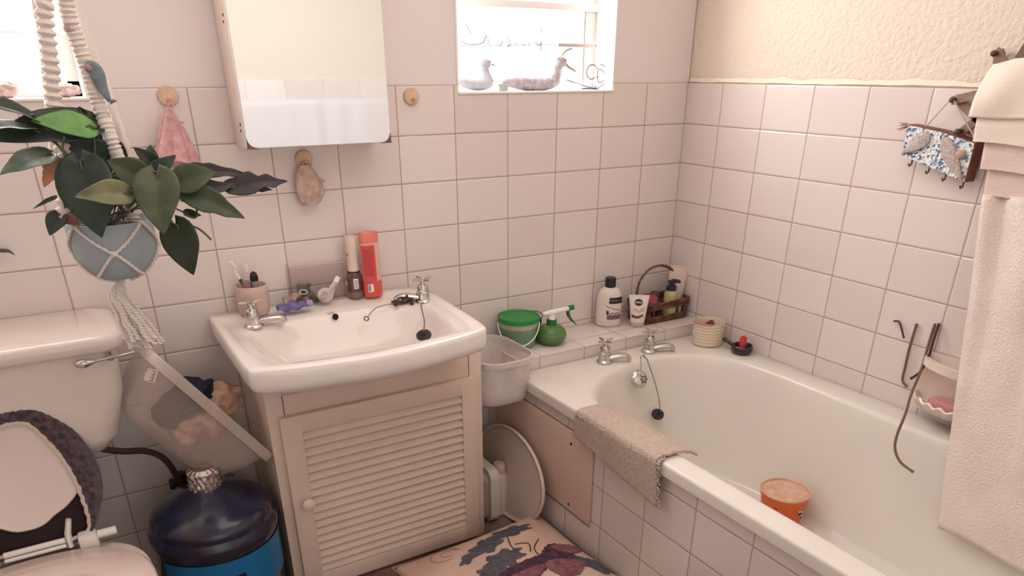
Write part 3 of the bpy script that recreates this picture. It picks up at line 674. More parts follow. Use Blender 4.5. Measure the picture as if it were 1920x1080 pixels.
mb = MB(); A = Vector((-1.819, -0.400, 1.344)); B_ = Vector((-1.794, -0.410, 1.286)); P = spline([A, (-1.805, -0.400, 1.336), (-1.801, -0.405, 1.312), B_], 6); n = len(P)
mb.tube(P, [.003 + .0095 * math.sin(PI * min(1, (i + 1.2) / n) ** .8) for i in range(n)], 12, flat=(1, .6)); 
mb.tube([B_, B_ + Vector((.012, 0, .001))], [.005, .0008], 8); cb = tag(mb.build('bird_ornament', mat('slate_blue_paint', (96, 110, 118), .7, var_rgb=(130, 140, 144), vscale=60)), 'small slate-blue bird ornament clipped to the plant hanger rope', 'ornament')
mb = MB(); mb.ball(A + Vector((.005, -.001, -.004)), (.0085, .0062, .0062), 14, 10, mtx=Matrix.Rotation(.6, 4, 'Y')); mb.build('pink_head', mat('dusty_pink', (176, 140, 146), .7), cb)

# ---------------------------------------------------------------- the plant
pl = thing('pothos_plant', 'leafy dark green pothos growing in the hanging blue-grey pot', 'plant', (PX_, PY_, 1.07))
def leaf_mat(name, c1, c2):
    m_ = mat(name, c1, .5, var_rgb=c2, vscale=28, bump=.15, bscale=120, spec=.4)
    return m_
GD = leaf_mat('leaf_dark_green', (58, 70, 58), (44, 54, 48)); GO = leaf_mat('leaf_olive_green', (86, 92, 66), (66, 76, 60)); GLIT = leaf_mat('leaf_lit_green', (116, 162, 88), (92, 134, 76)); GG = leaf_mat('leaf_grey_green', (112, 124, 112), (74, 92, 78)); GY = leaf_mat('leaf_yellow_olive', (132, 128, 92), (96, 102, 74)); GV = leaf_mat('leaf_very_dark', (48, 54, 38), (40, 48, 36)); GP = leaf_mat('leaf_purple_dark', (66, 58, 62), (52, 48, 48)); GT = leaf_mat('leaf_dead_orange', (196, 138, 100), (170, 110, 82)); GR = leaf_mat('leaf_dead_red_brown', (136, 84, 76), (104, 62, 56))
def leaf(A, B, wd, mt, nrm=(-.35, -.9, .35), fold=.25, bend=.12, heart=1.0, name='leaf', roll=0, rag=0, side=0):
    A = Vector(A); B = Vector(B); L = B - A; ln = L.length; t = L.normalized(); n_ = Vector(nrm); n_ = (n_ - t * n_.dot(t)).normalized(); s = t.cross(n_)
    if roll: q = Matrix.Rotation(math.radians(roll), 3, t); n_ = q @ n_; s = q @ s
    def wf(x): return (math.sin(PI * min(1, x ** .62)) ** .85) * (1 - .12 * x) if x < 1 else 0
    mb = MB(); ph = random.random() * 6
    def f(u, v):
        x = v; w_ = wf(max(.004, x)) * wd / 2; k = (u - .5) * 2
        back = -heart * .10 * ln * (abs(k) ** 1.5) * max(0, 1 - x * 2.6)
        if rag: w_ *= 1 + rag * noise.noise(Vector((x * 6, k * .8, ph)))
        d = fold * abs(k) * w_ + bend * ln * (4 * x * (1 - x)) * .5 - .012 * ln * math.sin(x * 14 + ph) * abs(k)
        return A + t * (ln * x + back) + s * (w_ * k + side * ln * 4 * x * (1 - x)) + n_ * (d - .25 * bend * ln)
    mb.grid(12, 16, f); o = mb.build(name, mt, pl, angle=180, solid=.0009, soff=0); return o
LV = [  # base, tip, width, material, extra
 ((-1.824, -0.400, 1.250), (-2.002, -0.470, 1.234), .068, GD, dict(nrm=(-.1, -.85, .5))),
 ((-1.832, -0.420, 1.244), (-1.924, -0.460, 1.261), .050, GLIT, dict(nrm=(-.1, -.85, .5), fold=.15)),  # sunlit upper half of the dark leaf above, painted as a brighter leaf
 ((-1.914, -0.440, 1.263), (-2.002, -0.500, 1.296), .045, GD, dict(nrm=(.1, -.5, .8))),
 ((-1.926, -0.450, 1.249), (-2.008, -0.500, 1.250), .050, GG, dict(nrm=(.0, -.3, .9))),
 ((-1.909, -0.440, 1.206), (-1.990, -0.500, 1.184), .046, GG, dict(nrm=(-.2, -.8, .6))),
 ((-1.898, -0.430, 1.191), (-1.933, -0.450, 1.154), .034, GT, dict(fold=.4, rag=.4)),
 ((-1.917, -0.420, 1.133), (-1.958, -0.440, 1.118), .008, GD, {}),
 ((-1.919, -0.450, 1.106), (-1.945, -0.470, 1.075), .036, GD, dict(heart=1.6)),
 ((-1.867, -0.460, 1.195), (-1.866, -0.500, 1.068), .100, GD, dict(fold=.15, heart=1.3)),
 ((-1.813, -0.400, 1.182), (-1.884, -0.420, 1.226), .062, GD, {}),
 ((-1.799, -0.390, 1.218), (-1.804, -0.360, 1.155), .05, GP, {}),
 ((-1.826, -0.370, 1.245), (-1.801, -0.360, 1.183), .045, GP, {}),
 ((-1.804, -0.500, 1.140), (-1.892, -0.540, 1.146), .048, GY, dict(fold=.35)),
 ((-1.753, -0.500, 1.173), (-1.768, -0.550, 1.072), .085, GO, dict(fold=.2, heart=1.3)),
 ((-1.718, -0.480, 1.150), (-1.650, -0.500, 1.167), .056, GO, dict(heart=1.4)),
 ((-1.712, -0.480, 1.141), (-1.614, -0.520, 1.082), .050, GO, dict(fold=.3, rag=.2)),
 ((-1.770, -0.450, 1.157), (-1.825, -0.460, 1.193), .058, GO, {}),
 ((-1.738, -0.420, 1.176), (-1.773, -0.420, 1.209), .030, GD, {}),
 ((-1.747, -0.400, 1.165), (-1.738, -0.380, 1.210), .035, GD, {}),
 ((-1.770, -0.430, 1.141), (-1.705, -0.440, 1.195), .045, GD, {}),
 ((-1.696, -0.440, 1.168), (-1.570, -0.420, 1.150), .028, GP, dict(rag=.5)),
 ((-1.709, -0.440, 1.122), (-1.601, -0.430, 1.135), .036, GP, dict(rag=.3)),
 ((-1.618, -0.430, 1.130), (-1.494, -0.420, 1.133), .042, GP, dict(rag=.5, bend=.2)),
 ((-1.616, -0.430, 1.128), (-1.528, -0.420, 1.117), .020, GP, dict(rag=.6)),
 ((-1.739, -0.500, 1.080), (-1.729, -0.530, 0.989), .070, GV, dict(fold=.1, heart=1.7)),
 ((-1.786, -0.440, 1.162), (-1.809, -0.460, 1.107), .055, GO, {}),
 ((-1.815, -0.420, 1.161), (-1.838, -0.420, 1.101), .06, GD, {}),
 ((-1.861, -0.460, 1.168), (-1.911, -0.470, 1.119), .05, GD, {}),
 ((-1.909, -0.460, 1.104), (-1.894, -0.470, 1.086), .022, GR, dict(rag=.4)),
 ((-1.844, -0.400, 1.274), (-1.830, -0.370, 1.243), .018, GP, dict(rag=.3)),
 ((-1.733, -0.360, 1.135), (-1.771, -0.330, 1.169), .05, GD, {}),
 ((-1.843, -0.360, 1.157), (-1.861, -0.320, 1.221), .06, GD, {}),
 ((-1.714, -0.470, 1.095), (-1.686, -0.480, 1.088), .016, GV, {}),
]
for A, B_, wd, mt, kw in LV: leaf(A, B_, wd, mt, **kw)
STEM = mat('plant_stem', (92, 86, 66), .6)
crown = Vector((PX_, PY_, 1.075))
for i, (A, B_, wd, mt, kw) in enumerate(LV):
    A = Vector(A); mid = (crown + A) / 2 + Vector((random.uniform(-.015, .015), -.01, .03))
    c0_ = crown + Vector((random.uniform(-.04, .04), random.uniform(-.04, .04), 0))
    mb = MB(); mb.tube(spline([c0_, mid, A, A.lerp(Vector(B_), .12)], 6), .0016, 6); mb.build('stem', STEM, pl)
for pts in ([(-1.717, -0.480, 1.119), (-1.694, -0.480, 1.104), (-1.698, -0.480, 1.085), (-1.717, -0.480, 1.093)], [(-1.721, -0.490, 1.079), (-1.697, -0.500, 1.066), (-1.680, -0.500, 1.045)], [(-1.881, -0.450, 1.234), (-1.889, -0.450, 1.209), (-1.876, -0.440, 1.185)]):
    mb = MB(); mb.tube(spline(pts, 6), .002, 6); mb.build('stem', STEM, pl)

# ================================================================ WOODEN HOOKS AND WHAT HANGS ON THEM
WD = mat('pale_wood', (222, 190, 160), .55, var_rgb=(206, 168, 136), vscale=40)
for c, lb in (((-1.635, 0, 1.282), 'round wooden wall hook above the pink bath puff'), ((-1.334, 0, 1.131), 'round wooden wall hook with the beige pouch, below the mirror'), ((-1.018, 0, 1.273), 'empty round wooden wall hook right of the mirror cabinet')):
    t = thing('wall_hook', lb, 'hook', c, 'round wooden wall hooks')
    mb = MB(Matrix.Translation(c) @ Matrix.Rotation(PI / 2, 4, 'X')); mb.lathe([(.0225, 0), (.0235, .004), (.0215, .009), (.010, .011), (0, .0112)], seg=32, sy=.92); mb.build('hook_disc', WD, t)
    mb = MB(); mb.tube(spline([(c[0], -.009, c[2] - .004), (c[0], -.020, c[2] - .008), (c[0], -.024, c[2] - .002)], 4), .0035, 8); mb.build('peg', WD, t)
PINK = mat('pink_net', (222, 176, 174), .85, var_rgb=(204, 148, 152), vscale=50, bump=.8, bscale=220, bdist=.004)
mb = MB(); C = Vector((-1.645, -.040, 1.20))
def puff(u, v):
    a = u * 2 * PI; zz = v; r = (.006 + .040 * zz ** .8) * (1 + .20 * math.sin(a * 5 + 2 * zz) + .08 * math.sin(a * 11)); 
    return C + Vector((r * math.cos(a) * 1.0 - .006 * zz, r * math.sin(a) * .55, .055 - .118 * zz + .010 * math.sin(a * 3) * zz))
mb.grid(80, 16, puff, closed_u=True)
mb.loops([[puff(i / 80, 1) for i in range(80)], [C + Vector((-.008, 0, -.04)) + (puff(i / 80, 1) - C) * .2 for i in range(80)]])
pf = tag(mb.build('bath_puff', PINK, angle=180), 'pink net bath puff hanging on a wooden hook by the plant', 'bath puff')
mb = MB(); mb.tube(spline([(-1.635, -.024, 1.276), (-1.642, -.03, 1.262), (-1.652, -.05, 1.245), (-1.63, -.062, 1.232), (-1.62, -.055, 1.228)], 6), .0018, 6); mb.tube(spline([(-1.635, -.024, 1.276), (-1.632, -.035, 1.26), (-1.64, -.055, 1.24)], 6), .0018, 6); mb.build('cord', PINK, pf)
BEI = mat('beige_mesh', (206, 182, 168), .9, var_rgb=(180, 146, 130), vscale=60, bump=.7, bscale=200)
mb = MB(); C = Vector((-1.340, -.022, 1.07))
def pouch(u, v):
    a = u * 2 * PI; r = .006 + .028 * math.sin(PI * (v * .86 + .04)) ** .7; return C + Vector((r * math.cos(a) + .004 * math.sin(v * 3), r * .5 * math.sin(a) * (1 + .1 * math.sin(6 * a)), .048 - .100 * v))
mb.grid(36, 16, pouch, closed_u=True)
mb.tube(spline([C + Vector((.018, 0, -.045)), C + Vector((.038, -.004, -.02)), C + Vector((.036, -.004, .004)), C + Vector((.048, -.002, .006))], 5), [.008, .010, .010, .009, .008, .008, .007, .006, .005, .006, .007, .006, .005, .004, .003, .002][:16], 8)
po = tag(mb.build('soap_pouch', BEI, angle=180), 'beige mesh soap pouch hanging on a hook under the mirror', 'pouch')
mb = MB()
for s_ in (-1, 1): mb.tube(spline([(-1.334, -.024, 1.128), (-1.334 + s_ * .012, -.024, 1.118), (-1.340 + s_ * .004, -.022, 1.108)], 5), .0015, 6)
mb.build('loop', BEI, po)
mb = MB(); P = spline([(-2.070, -0.020, 0.983), (-2.051, -0.020, 0.977), (-2.036, -0.020, 0.974), (-2.026, -0.020, 0.964)], 5); mb.tube(P, [.007] * 10 + [.006, .005, .004, .003, .002, .001][:len(P) - 10], 8, flat=(.6, 1)); mb.tube([(-2.049, -0.020, 0.976), (-2.051, 0.001, 0.973)], .004, 8)
tag(mb.build('fish_hook', mat('dark_slate_paint', (92, 84, 92), .6, var=.3, vscale=90)), 'dark tail-shaped wall ornament at the left frame edge above the cistern', 'ornament')

# ================================================================ THINGS ON THE BASIN
DZ = .7605
def ctr(p): return Vector(p)
# toothbrush holder
C = Vector((-1.530, -.052, DZ - .001)); t = thing('toothbrush_cup', 'pinkish-beige ceramic cup holding toothbrushes behind the left basin tap', 'cup', C)
CUPM = mat('pinkish_stoneware', (204, 178, 164), .45, var=.1, vscale=30)
mb = MB(Matrix.Translation(C)); mb.lathe([(.02, 0), (.036, .001), (.039, .008), (.042, .035), (.0425, .060), (.040, .076), (.0385, .0775), (.0365, .076), (.037, .012), (.0, .010)], seg=44); mb.build('cup_body', CUPM, t, angle=60)
def brush(base, tip, lb, colr, gripc):
    base = Vector(base); tip = Vector(tip); d = (tip - base).normalized(); t = thing('toothbrush', lb, 'toothbrush', base)
    mb = MB(); mb.tube([base, base.lerp(tip, .5), base.lerp(tip, .8), tip], [.0045, .0045, .003, .0042], 8); mb.build('handle', colr, t)
    mb = MB(); mb.tube([base.lerp(tip, .28), base.lerp(tip, .62)], [.0052, .0048], 8); mb.build('grip', gripc, t)
    mb = MB(); s = Vector((.6, -.8, 0)); s = (s - d * s.dot(d)).normalized()
    for k in range(5): q = tip - d * (.004 + .004 * k); mb.tube([q, q + s * .010], .0028, 6)
    mb.build('bristles', WHITE_INK, t)
GRN = mat('teal_grip', (52, 98, 92), .5)
brush((-1.520, -.050, DZ + .014), (-1.572, -0.035, 0.899), 'white toothbrush with teal grip leaning left in the cup', WPL, GRN)
brush((-1.535, -.045, DZ + .014), (-1.535, -0.030, 0.888), 'pale cream toothbrush standing right of the other in the cup', mat('cream_plastic', (226, 214, 200), .4), mat('cream_grip', (214, 196, 180), .5))
C = Vector((-1.519, -0.055, 0.841)); t = thing('travel_tube', 'small clear tube with a black rounded cap standing in the toothbrush cup', 'tube', (C.x, C.y, DZ + .012))
mb = MB(); mb.lathe([(.008, DZ + .012), (.0095, DZ + .03), (.0095, .846), (.0, .846)], (C.x, C.y, 0), 20); mb.build('tube_body', mat('silver_grey_tube', (170, 158, 152), .3, metal=.3), t)
mb = MB(); mb.lathe([(.0098, .846), (.0105, .850), (.0105, .858), (.008, .866), (.003, .870), (0, .8705)], (C.x, C.y, 0), 20); mb.build('cap', BLK, t)
C2 = C + Vector((-.020, .004, 0)); mb = MB(); mb.lathe([(.009, DZ + .012), (.011, .800), (.011, .845), (.0105, .846), (0, .846)], (C2.x, C2.y, 0), 16)
tag(mb.build('lip_tube', mat('mauve_plastic', (150, 112, 116), .4)), 'short mauve tube in the toothbrush cup beside the black-capped one', 'tube')
# toothpaste
t = thing('toothpaste_tube', 'crumpled purple and white toothpaste tube lying on the basin back', 'toothpaste', (-1.43, -.07, DZ))
mb = MB(); a = Vector((-1.478, -.082, DZ + .007)); b = Vector((-1.395, -.086, DZ + .009))
def paste(u, v):
    p = a.lerp(b, v); an = u * 2 * PI; w_ = .017 - .004 * v; h = .003 + .009 * math.sin(PI * min(1, v * .9 + .08)) ; return p + Vector((.1 * w_ * math.cos(an), w_ * math.cos(an), h * math.sin(an) + .003 * math.sin(v * 17) + .004))
mb.grid(20, 14, paste, closed_u=True); mb.build('tube_body', mat('toothpaste_purple', (92, 82, 140), .35, var_rgb=(126, 112, 170), vscale=60), t, angle=180)
mb = MB(); mb.lathe([(.0085, 0), (.0085, .014), (.006, .017), (0, .017)], mtx=disc_m((0, 0, 0), (1, -.15, .1)).to_3x3().to_4x4(), c=b + Vector((-.004, 0, .005)), seg=14); mb.build('cap', mat('lilac_plastic', (170, 150, 190), .4), t)
mb = MB(); a2 = Vector((-1.448, -.040, DZ + .012)); b2 = Vector((-1.400, -.050, DZ + .034))
def wrap(u, v):
    p = a2.lerp(b2, v); an = u * 2 * PI; return p + Vector((.003 * math.cos(an), (.020 - .006 * v) * math.cos(an), (.010 - .002 * v) * math.sin(an) + .004 * math.sin(v * 11 + u * 9)))
mb.grid(20, 10, wrap, closed_u=True); tag(mb.build('crumpled_wrapper', mat('crinkled_wrapper', (214, 192, 178), .3, var_rgb=(150, 130, 120), vscale=50, bump=.8, bscale=70), angle=180), 'small crumpled cream wrapper behind the purple toothpaste', 'wrapper')
# frog
C = Vector((-1.384, -0.028, 0.760)); t = thing('frog_figurine', 'green frog figurine with an open white-lipped mouth on the basin', 'figurine', C)
FG = mat('frog_green', (68, 84, 66), .5, var_rgb=(48, 62, 50), vscale=80)
mb = MB(); mb.ball(C + Vector((.004, 0, .017)), (.024, .021, .018)); mb.ball(C + Vector((-.003, -.004, .040)), (.019, .017, .014)); mb.ball(C + Vector((-.016, -.008, .052)), .0065); mb.ball(C + Vector((.010, -.012, .052)), .0065)
for s_ in (-1, 1): mb.ball(C + Vector((.006 + s_ * .020, -.012, .008)), (.011, .009, .008))
mb.build('frog_body', FG, t)
mb = MB(disc_m(C + Vector((-.010, -.021, .037)), (-.5, -.75, .12))); mb.tube([(.0115 * math.cos(i * PI / 8), .0055 * math.sin(i * PI / 8), 0) for i in range(16)], .0022, 6, closed=True); mb.build('lips', mat('frog_lips', (206, 200, 186), .5), t)
mb = MB(disc_m(C + Vector((-.010, -.0200, .037)), (-.5, -.75, .12))); mb.ball((0, 0, 0), (.0105, .0048, .001), 14, 8); mb.build('mouth', mat('frog_mouth', (58, 38, 40), .7), t)
mb = MB(disc_m(C + Vector((-.006, -.0205, .016)), (-.5, -.85, .1))); mb.ball((0, 0, 0), (.010, .009, .003), 14, 8); mb.build('belly', mat('frog_belly', (148, 130, 116), .6), t)
# white round-bodied tube leaning
C = Vector((-1.338, -0.056, 0.760)); t = thing('ointment_tube', 'white curled ointment tube with a square cap leaning on the basin', 'tube', C)
mb = MB(); mb.ball(C + Vector((.002, 0, .022)), (.023, .013, .021)); P = [C + Vector((.004, 0, .012)), C + Vector((.024, .004, .034)), C + Vector((.038, .006, .052))]; mb.tube(P, [.017, .011, .008], 12, flat=(1, .6)); mb.build('tube_body', mat('white_tube_print', (226, 214, 206), .35, var_rgb=(176, 150, 160), vscale=45), t)
mb = MB(); mb.tube([P[2], P[2] + Vector((.010, .002, .013))], .0085, 4); mb.build('cap', WPL, t)
# clear pinkish tray panel standing behind
C = Vector((-1.338, -0.030, 0.819)); t = thing('clear_box', 'clear pinkish plastic box standing against the tiles behind the frog', 'box', (C.x, -.03, DZ))
CLR = mat('clear_pink_plastic', (240, 200, 192), .12, alpha=.06, spec=.5)
mb = MB(); x0, x1 = -1.424, -1.262; mb.box(x0, x1, -.046, -.0445, DZ, .868); mb.box(x0, x1, -.010, -.0085, DZ, .868); mb.box(x0, x0 + .0015, -.046, -.009, DZ, .868); mb.box(x1 - .0015, x1, -.046, -.009, DZ, .868); mb.box(x0, x1, -.046, -.009, DZ, DZ + .0015); mb.build('box_walls', CLR, t)
mb = MB(); mb.tube(spline([(x0 + .01, -.047, .862), ((x0 + x1) / 2, -.047, .866), (x1 - .01, -.047, .864)], 5), .0010, 6); mb.build('edge', mat('clear_edge', (238, 214, 206), .2, alpha=.7), t)
# brown pump bottle
C = Vector((-1.242, -0.037, 0.760)); t = thing('pump_bottle', 'brown cosmetic bottle with a tall cream cap on the basin back', 'bottle', C)
mb = MB(); mb.lathe([(.018, 0), (.0225, .002), (.0235, .008), (.0235, .018)], C, 32); mb.build('bottle_base', mat('taupe_liquid', (128, 104, 96), .3), t)
mb = MB(); mb.lathe([(.0235, .018), (.0238, .050), (.022, .062), (.018, .069), (.0165, .072)], C, 32); mb.build('bottle_body', mat('plum_brown_glass', (98, 60, 62), .22, coat=.3), t)
mb = MB(); mb.lathe([(.0175, .071), (.018, .074), (.0155, .0745)], C, 28); mb.build('collar', BLK, t)
mb = MB(); mb.lathe([(.0160, .073), (.0165, .080), (.0150, .108), (.0165, .135), (.0170, .166), (.0150, .170), (0, .170)], C, 28); cp = mb.build('cap', mat('cream_cap', (222, 200, 186), .4), t)
mb = MB(); q = C + Vector((-.0162, -.0095, .122)); mb.ball(q, (.0030, .0012, .0040), 8, 6); mb.build('print', mk, cp)
mb = MB(); patch(mb, C, .0237, math.radians(-98), .013, C.z + .028, C.z + .056, .0009, 6); lb = mb.build('label', WHITE_INK, t)
mb = MB()
for k in range(6): patch(mb, C, .0237, math.radians(-98), .009, C.z + .031 + k * .004, C.z + .0325 + k * .004, .0014, 4)
mb.build('print', BLK, lb)
mb = MB(); patch(mb, C, .0237, math.radians(-172), .011, C.z + .036, C.z + .050, .0009, 6); mb.build('side_label', mat('pink_label', (214, 176, 172), .4), t)
# coral tube
C = Vector((-1.195, -0.053, 0.760)); t = thing('shower_gel_bottle', 'tall flat coral-red bottle standing on its cap against the tiles', 'bottle', C)
COR = mat('coral_plastic', (226, 118, 104), .3, coat=.2); COR2 = mat('coral_translucent', (228, 96, 84), .3, alpha=.95); PKC = mat('pale_coral_strip', (222, 178, 164), .35)
def flatb(mb, rows, c):
    mb.loops([[Vector(c) + Vector((w_ * math.copysign(abs(math.cos(a)) ** .75, math.cos(a)), d_ * math.copysign(abs(math.sin(a)) ** .75, math.sin(a)), z)) for a in [2 * PI * i / 40 for i in range(40)]] for w_, d_, z in rows], cap0=True, cap1=True); return mb
mb = MB(); flatb(mb, [(.026, .016, 0), (.0275, .018, .003), (.0275, .018, .045)], C); mb.build('cap', mat('coral_cap', (226, 92, 82), .35), t)
mb = MB(); flatb(mb, [(.027, .0175, .045), (.0265, .016, .10), (.0265, .014, .150)], C); bd = mb.build('bottle_body', PKC, t)
mb = MB(); flatb(mb, [(.0270, .0142, .150), (.0272, .014, .153), (.0270, .012, .176), (.025, .009, .180)], C); mb.build('shoulder', COR, t)
fy = C.y - .0178
mb = MB(); 
def redp(u, v): x = -.0275 + .037 * u; z = .040 + .105 * v; d = .0172 * (1 - abs((x + .0001) / .029) ** 3) ** .5 * (1 - .12 * v) + .0012; return C + Vector((x, -d, z))
mb.grid(10, 6, redp); lb = mb.build('red_panel', mat('red_label', (206, 78, 80), .4), bd)
mb = MB()
for k in range(17):
    v0 = .20 + k * .043; mb.grid(6, 1, lambda u, v, v0=v0: Vector(redp(.12 + .68 * u, v0 + v * .010)) + Vector((-.0003, -.0008, 0)))
mb.build('label_print', mat('dark_red_print', (150, 44, 56), .5), lb)
mb = MB(); mb.box(C.x - .020, C.x - .004, fy - .0015, fy - .0005, C.z + .016, C.z + .038); sl = mb.build('barcode_label', WHITE_INK, t)
mb = MB(); 
for k in range(6): mb.box(C.x - .019, C.x - .012, fy - .0022, fy - .0014, C.z + .019 + k * .003, C.z + .0205 + k * .003)
mb.build('barcode', BLK, sl)

# ================================================================ THINGS ON THE TILED LEDGE
LZ = .5305
C = Vector(((-0.680, 0.013, 0.530))); C.z = LZ; C.x = -.715; C.y = -.075
t = thing('green_pail', 'small pail with a bright green lid and a white handle on the ledge', 'bucket', C)
mb = MB(); mb.lathe([(.040, 0), (.052, .001), (.056, .012), (.063, .068)], C, 48); mb.build('pail_body', mat('green_liquid', (124, 156, 132), .3, alpha=.97, var_rgb=(108, 142, 122), vscale=12), t)
mb = MB(); mb.lathe([(.063, .068), (.0655, .088)], C, 48); mb.build('pail_band', mat('pail_clear_band', (190, 184, 164), .3, alpha=.9), t)
mb = MB(); mb.lathe([(.0655, .086), (.0685, .086), (.0690, .098), (.0675, .101), (.064, .100), (.062, .097), (.0, .0965)], C, 56); mb.build('lid', mat('bright_green_lid', (34, 140, 66), .4, var=.1, vscale=12), t)
vw = Vector((-1.2, -1.95, 0)).normalized(); sd = Vector((vw.y, -vw.x, 0)) * -1
mb = MB(); P = [C + sd * (.067 * math.cos(a)) + vw * (.012 + .066 * math.sin(a)) + Vector((0, 0, .082 - .060 * math.sin(a))) for a in [PI * i / 24 for i in range(25)]]; mb.tube(P, .0021, 8); mb.build('handle', WPL, t)
C = Vector((-.612, -.115, LZ)); t = thing('spray_bottle', 'round green spray bottle with a white head and green trigger', 'spray bottle', C)
GS = mat('green_spray_plastic', (92, 128, 62), .3, coat=.2, var_rgb=(74, 120, 56), vscale=14); GS2 = mat('deep_green_plastic', (30, 112, 56), .35)
mb = MB(); mb.lathe([(.02, 0), (.035, .003), (.047, .016), (.050, .028), (.0505, .034)], C, 40); mb.lathe([(.0505, .034), (.049, .036), (.046, .046), (.036, .058), (.022, .064)], C, 40); mb.build('bottle_body', GS, t, angle=60)
mb = MB(); mb.lathe([(.022, .062), (.0165, .066), (.0165, .082), (.0, .083)], C, 28); mb.build('collar', GS2, t)
mb = MB(); P = [C + Vector((.0, 0, .082)), C + Vector((.002, 0, .094)), C + Vector((.004, -.002, .101))]; mb.tube(P, [.013, .011, .009], 12)
mb.tube([C + Vector((-.026, .012, .100)), C + Vector((0, 0, .104)), C + Vector((.045, -.010, .111)), C + Vector((.062, -.012, .113))], [.006, .0105, .008, .006], 12); mb.build('spray_head', WPL, t)
mb = MB(); mb.tube([C + Vector((.058, -.011, .113)), C + Vector((.076, -.015, .115))], [.0085, .0085], 12); mb.tube(spline([C + Vector((.055, -.012, .104)), C + Vector((.057, -.016, .088)), C + Vector((.070, -.020, .070)), C + Vector((.084, -.024, .056))], 4), [.008] * 5 + [.006] * 4 + [.004, .003, .0025, .002], 8, flat=(.6, 1)); mb.build('trigger', GS2, t)
C = Vector((-.632, -.038, LZ)); t = thing('small_jar', 'small dark jar with a black lid half hidden behind the spray bottle', 'jar', C)
mb = MB(); mb.lathe([(.02, 0), (.024, .003), (.024, .045), (.020, .050)], C, 28); mb.build('jar_body', mat('smoky_jar', (120, 100, 98), .3), t)
mb = MB(); mb.lathe([(.026, .050), (.0265, .053), (.0265, .066), (.025, .068), (0, .0685)], C, 28); mb.build('lid', RUB, t)
mb = MB(); P = arc(C + Vector((0, 0, .078)), .032, 0, 2 * PI, 24, (1, 0, 0), (0, .6, .3)); mb.tube(P[:-1], .0014, 6, closed=True); mb.build('elastic_loop', RUB, t)
# shampoo
C = Vector((-.325, -.052, LZ)); t = thing('shampoo_bottle', 'big white shampoo bottle with a black cap on the ledge', 'bottle', C)
SH = mat('pearl_white_plastic', (226, 214, 202), .28, coat=.2); SR = .0465
def ell(mb, rows, c, ang, k=.62, n=48):
    ca, sa = math.cos(ang), math.sin(ang)
    mb.loops([[Vector(c) + Vector((r * math.cos(a) * ca - r * k * math.sin(a) * sa, r * math.cos(a) * sa + r * k * math.sin(a) * ca, z)) for a in [2 * PI * i / n for i in range(n)]] for r, z in rows], cap0=True, cap1=True); return mb
ANG = math.radians(-28); rows = [(.040, 0), (.0445, .003), (.0455, .010), (.0460, .035), (.0450, .080), (.0420, .112), (.034, .128), (.020, .137), (.0165, .139)]
mb = MB(); ell(mb, rows, C, ANG, .72); bd = mb.build('bottle_body', SH, t, angle=60)
mb = MB(); mb.lathe([(.0185, .137), (.0190, .139), (.0190, .160), (.0185, .167), (.015, .170), (0, .1705)], C, 32); mb.build('cap', mat('black_cap', (38, 36, 44), .35), t)
def epatch(mb, a0, a1, z0, z1, off, c=C, ang=ANG, k=.72, rfun=None, n=12, zf=None):
    ca, sa = math.cos(ang), math.sin(ang)
    def f(u, v):
        a = a0 + (a1 - a0) * u; z = z0 + (z1 - z0) * v + (zf(u) if zf else 0)
        r = .0460 if z < .05 else .0460 - (z - .05) * .04
        if z > .09: r -= (z - .09) ** 1.4 * .35
        r += off; x = r * math.cos(a); y = (r * k + off * .3) * math.sin(a)
        return Vector(c) + Vector((x * ca - y * sa, x * sa + y * ca, z))
    return mb.grid(n, 3, f)
mb = MB(); epatch(mb, math.radians(-98), math.radians(-18), .084, .105, .0008); l1 = mb.build('black_label', BLK, bd)
tb_ = text_mesh('TRESemm\u00e9', .0125); mb = MB()
for v in tb_.verts:
    a = math.radians(-58) + v.co.x / .0415; z = .0945 + v.co.y * 1.0; r = .0460 - (.0945 - .05) * .04 + .0014; x = r * math.cos(a); y = (r * .72 + .0006) * math.sin(a); v.co = C + Vector((x * math.cos(ANG) - y * math.sin(ANG), x * math.sin(ANG) + y * math.cos(ANG), z))
mb._join(tb_); mb.build('brand_lettering', mat('silver_ink', (176, 168, 166), .4), l1, angle=180, fix=False)
mb = MB(); epatch(mb, math.radians(-104), math.radians(-30), .028, .044, .0008); mb.build('mauve_band', mat('mauve_ink', (124, 88, 106), .4), bd)
mb = MB(); epatch(mb, math.radians(-102), math.radians(-40), .048, .051, .0008, zf=lambda u: .003 * math.sin(u * 22)); epatch(mb, math.radians(-108), math.radians(-98), .046, .060, .0009); mb.build('script_print', mat('dark_plum_ink', (70, 52, 62), .5), bd)
mb = MB(); epatch(mb, math.radians(-112), math.radians(-30), .0, .0018, .0008, zf=lambda u: .080 - .020 * u ** .5 - .004 * u, n=20); mb.build('swoosh', mat('dark_plum_ink', (70, 52, 62), .5), bd)
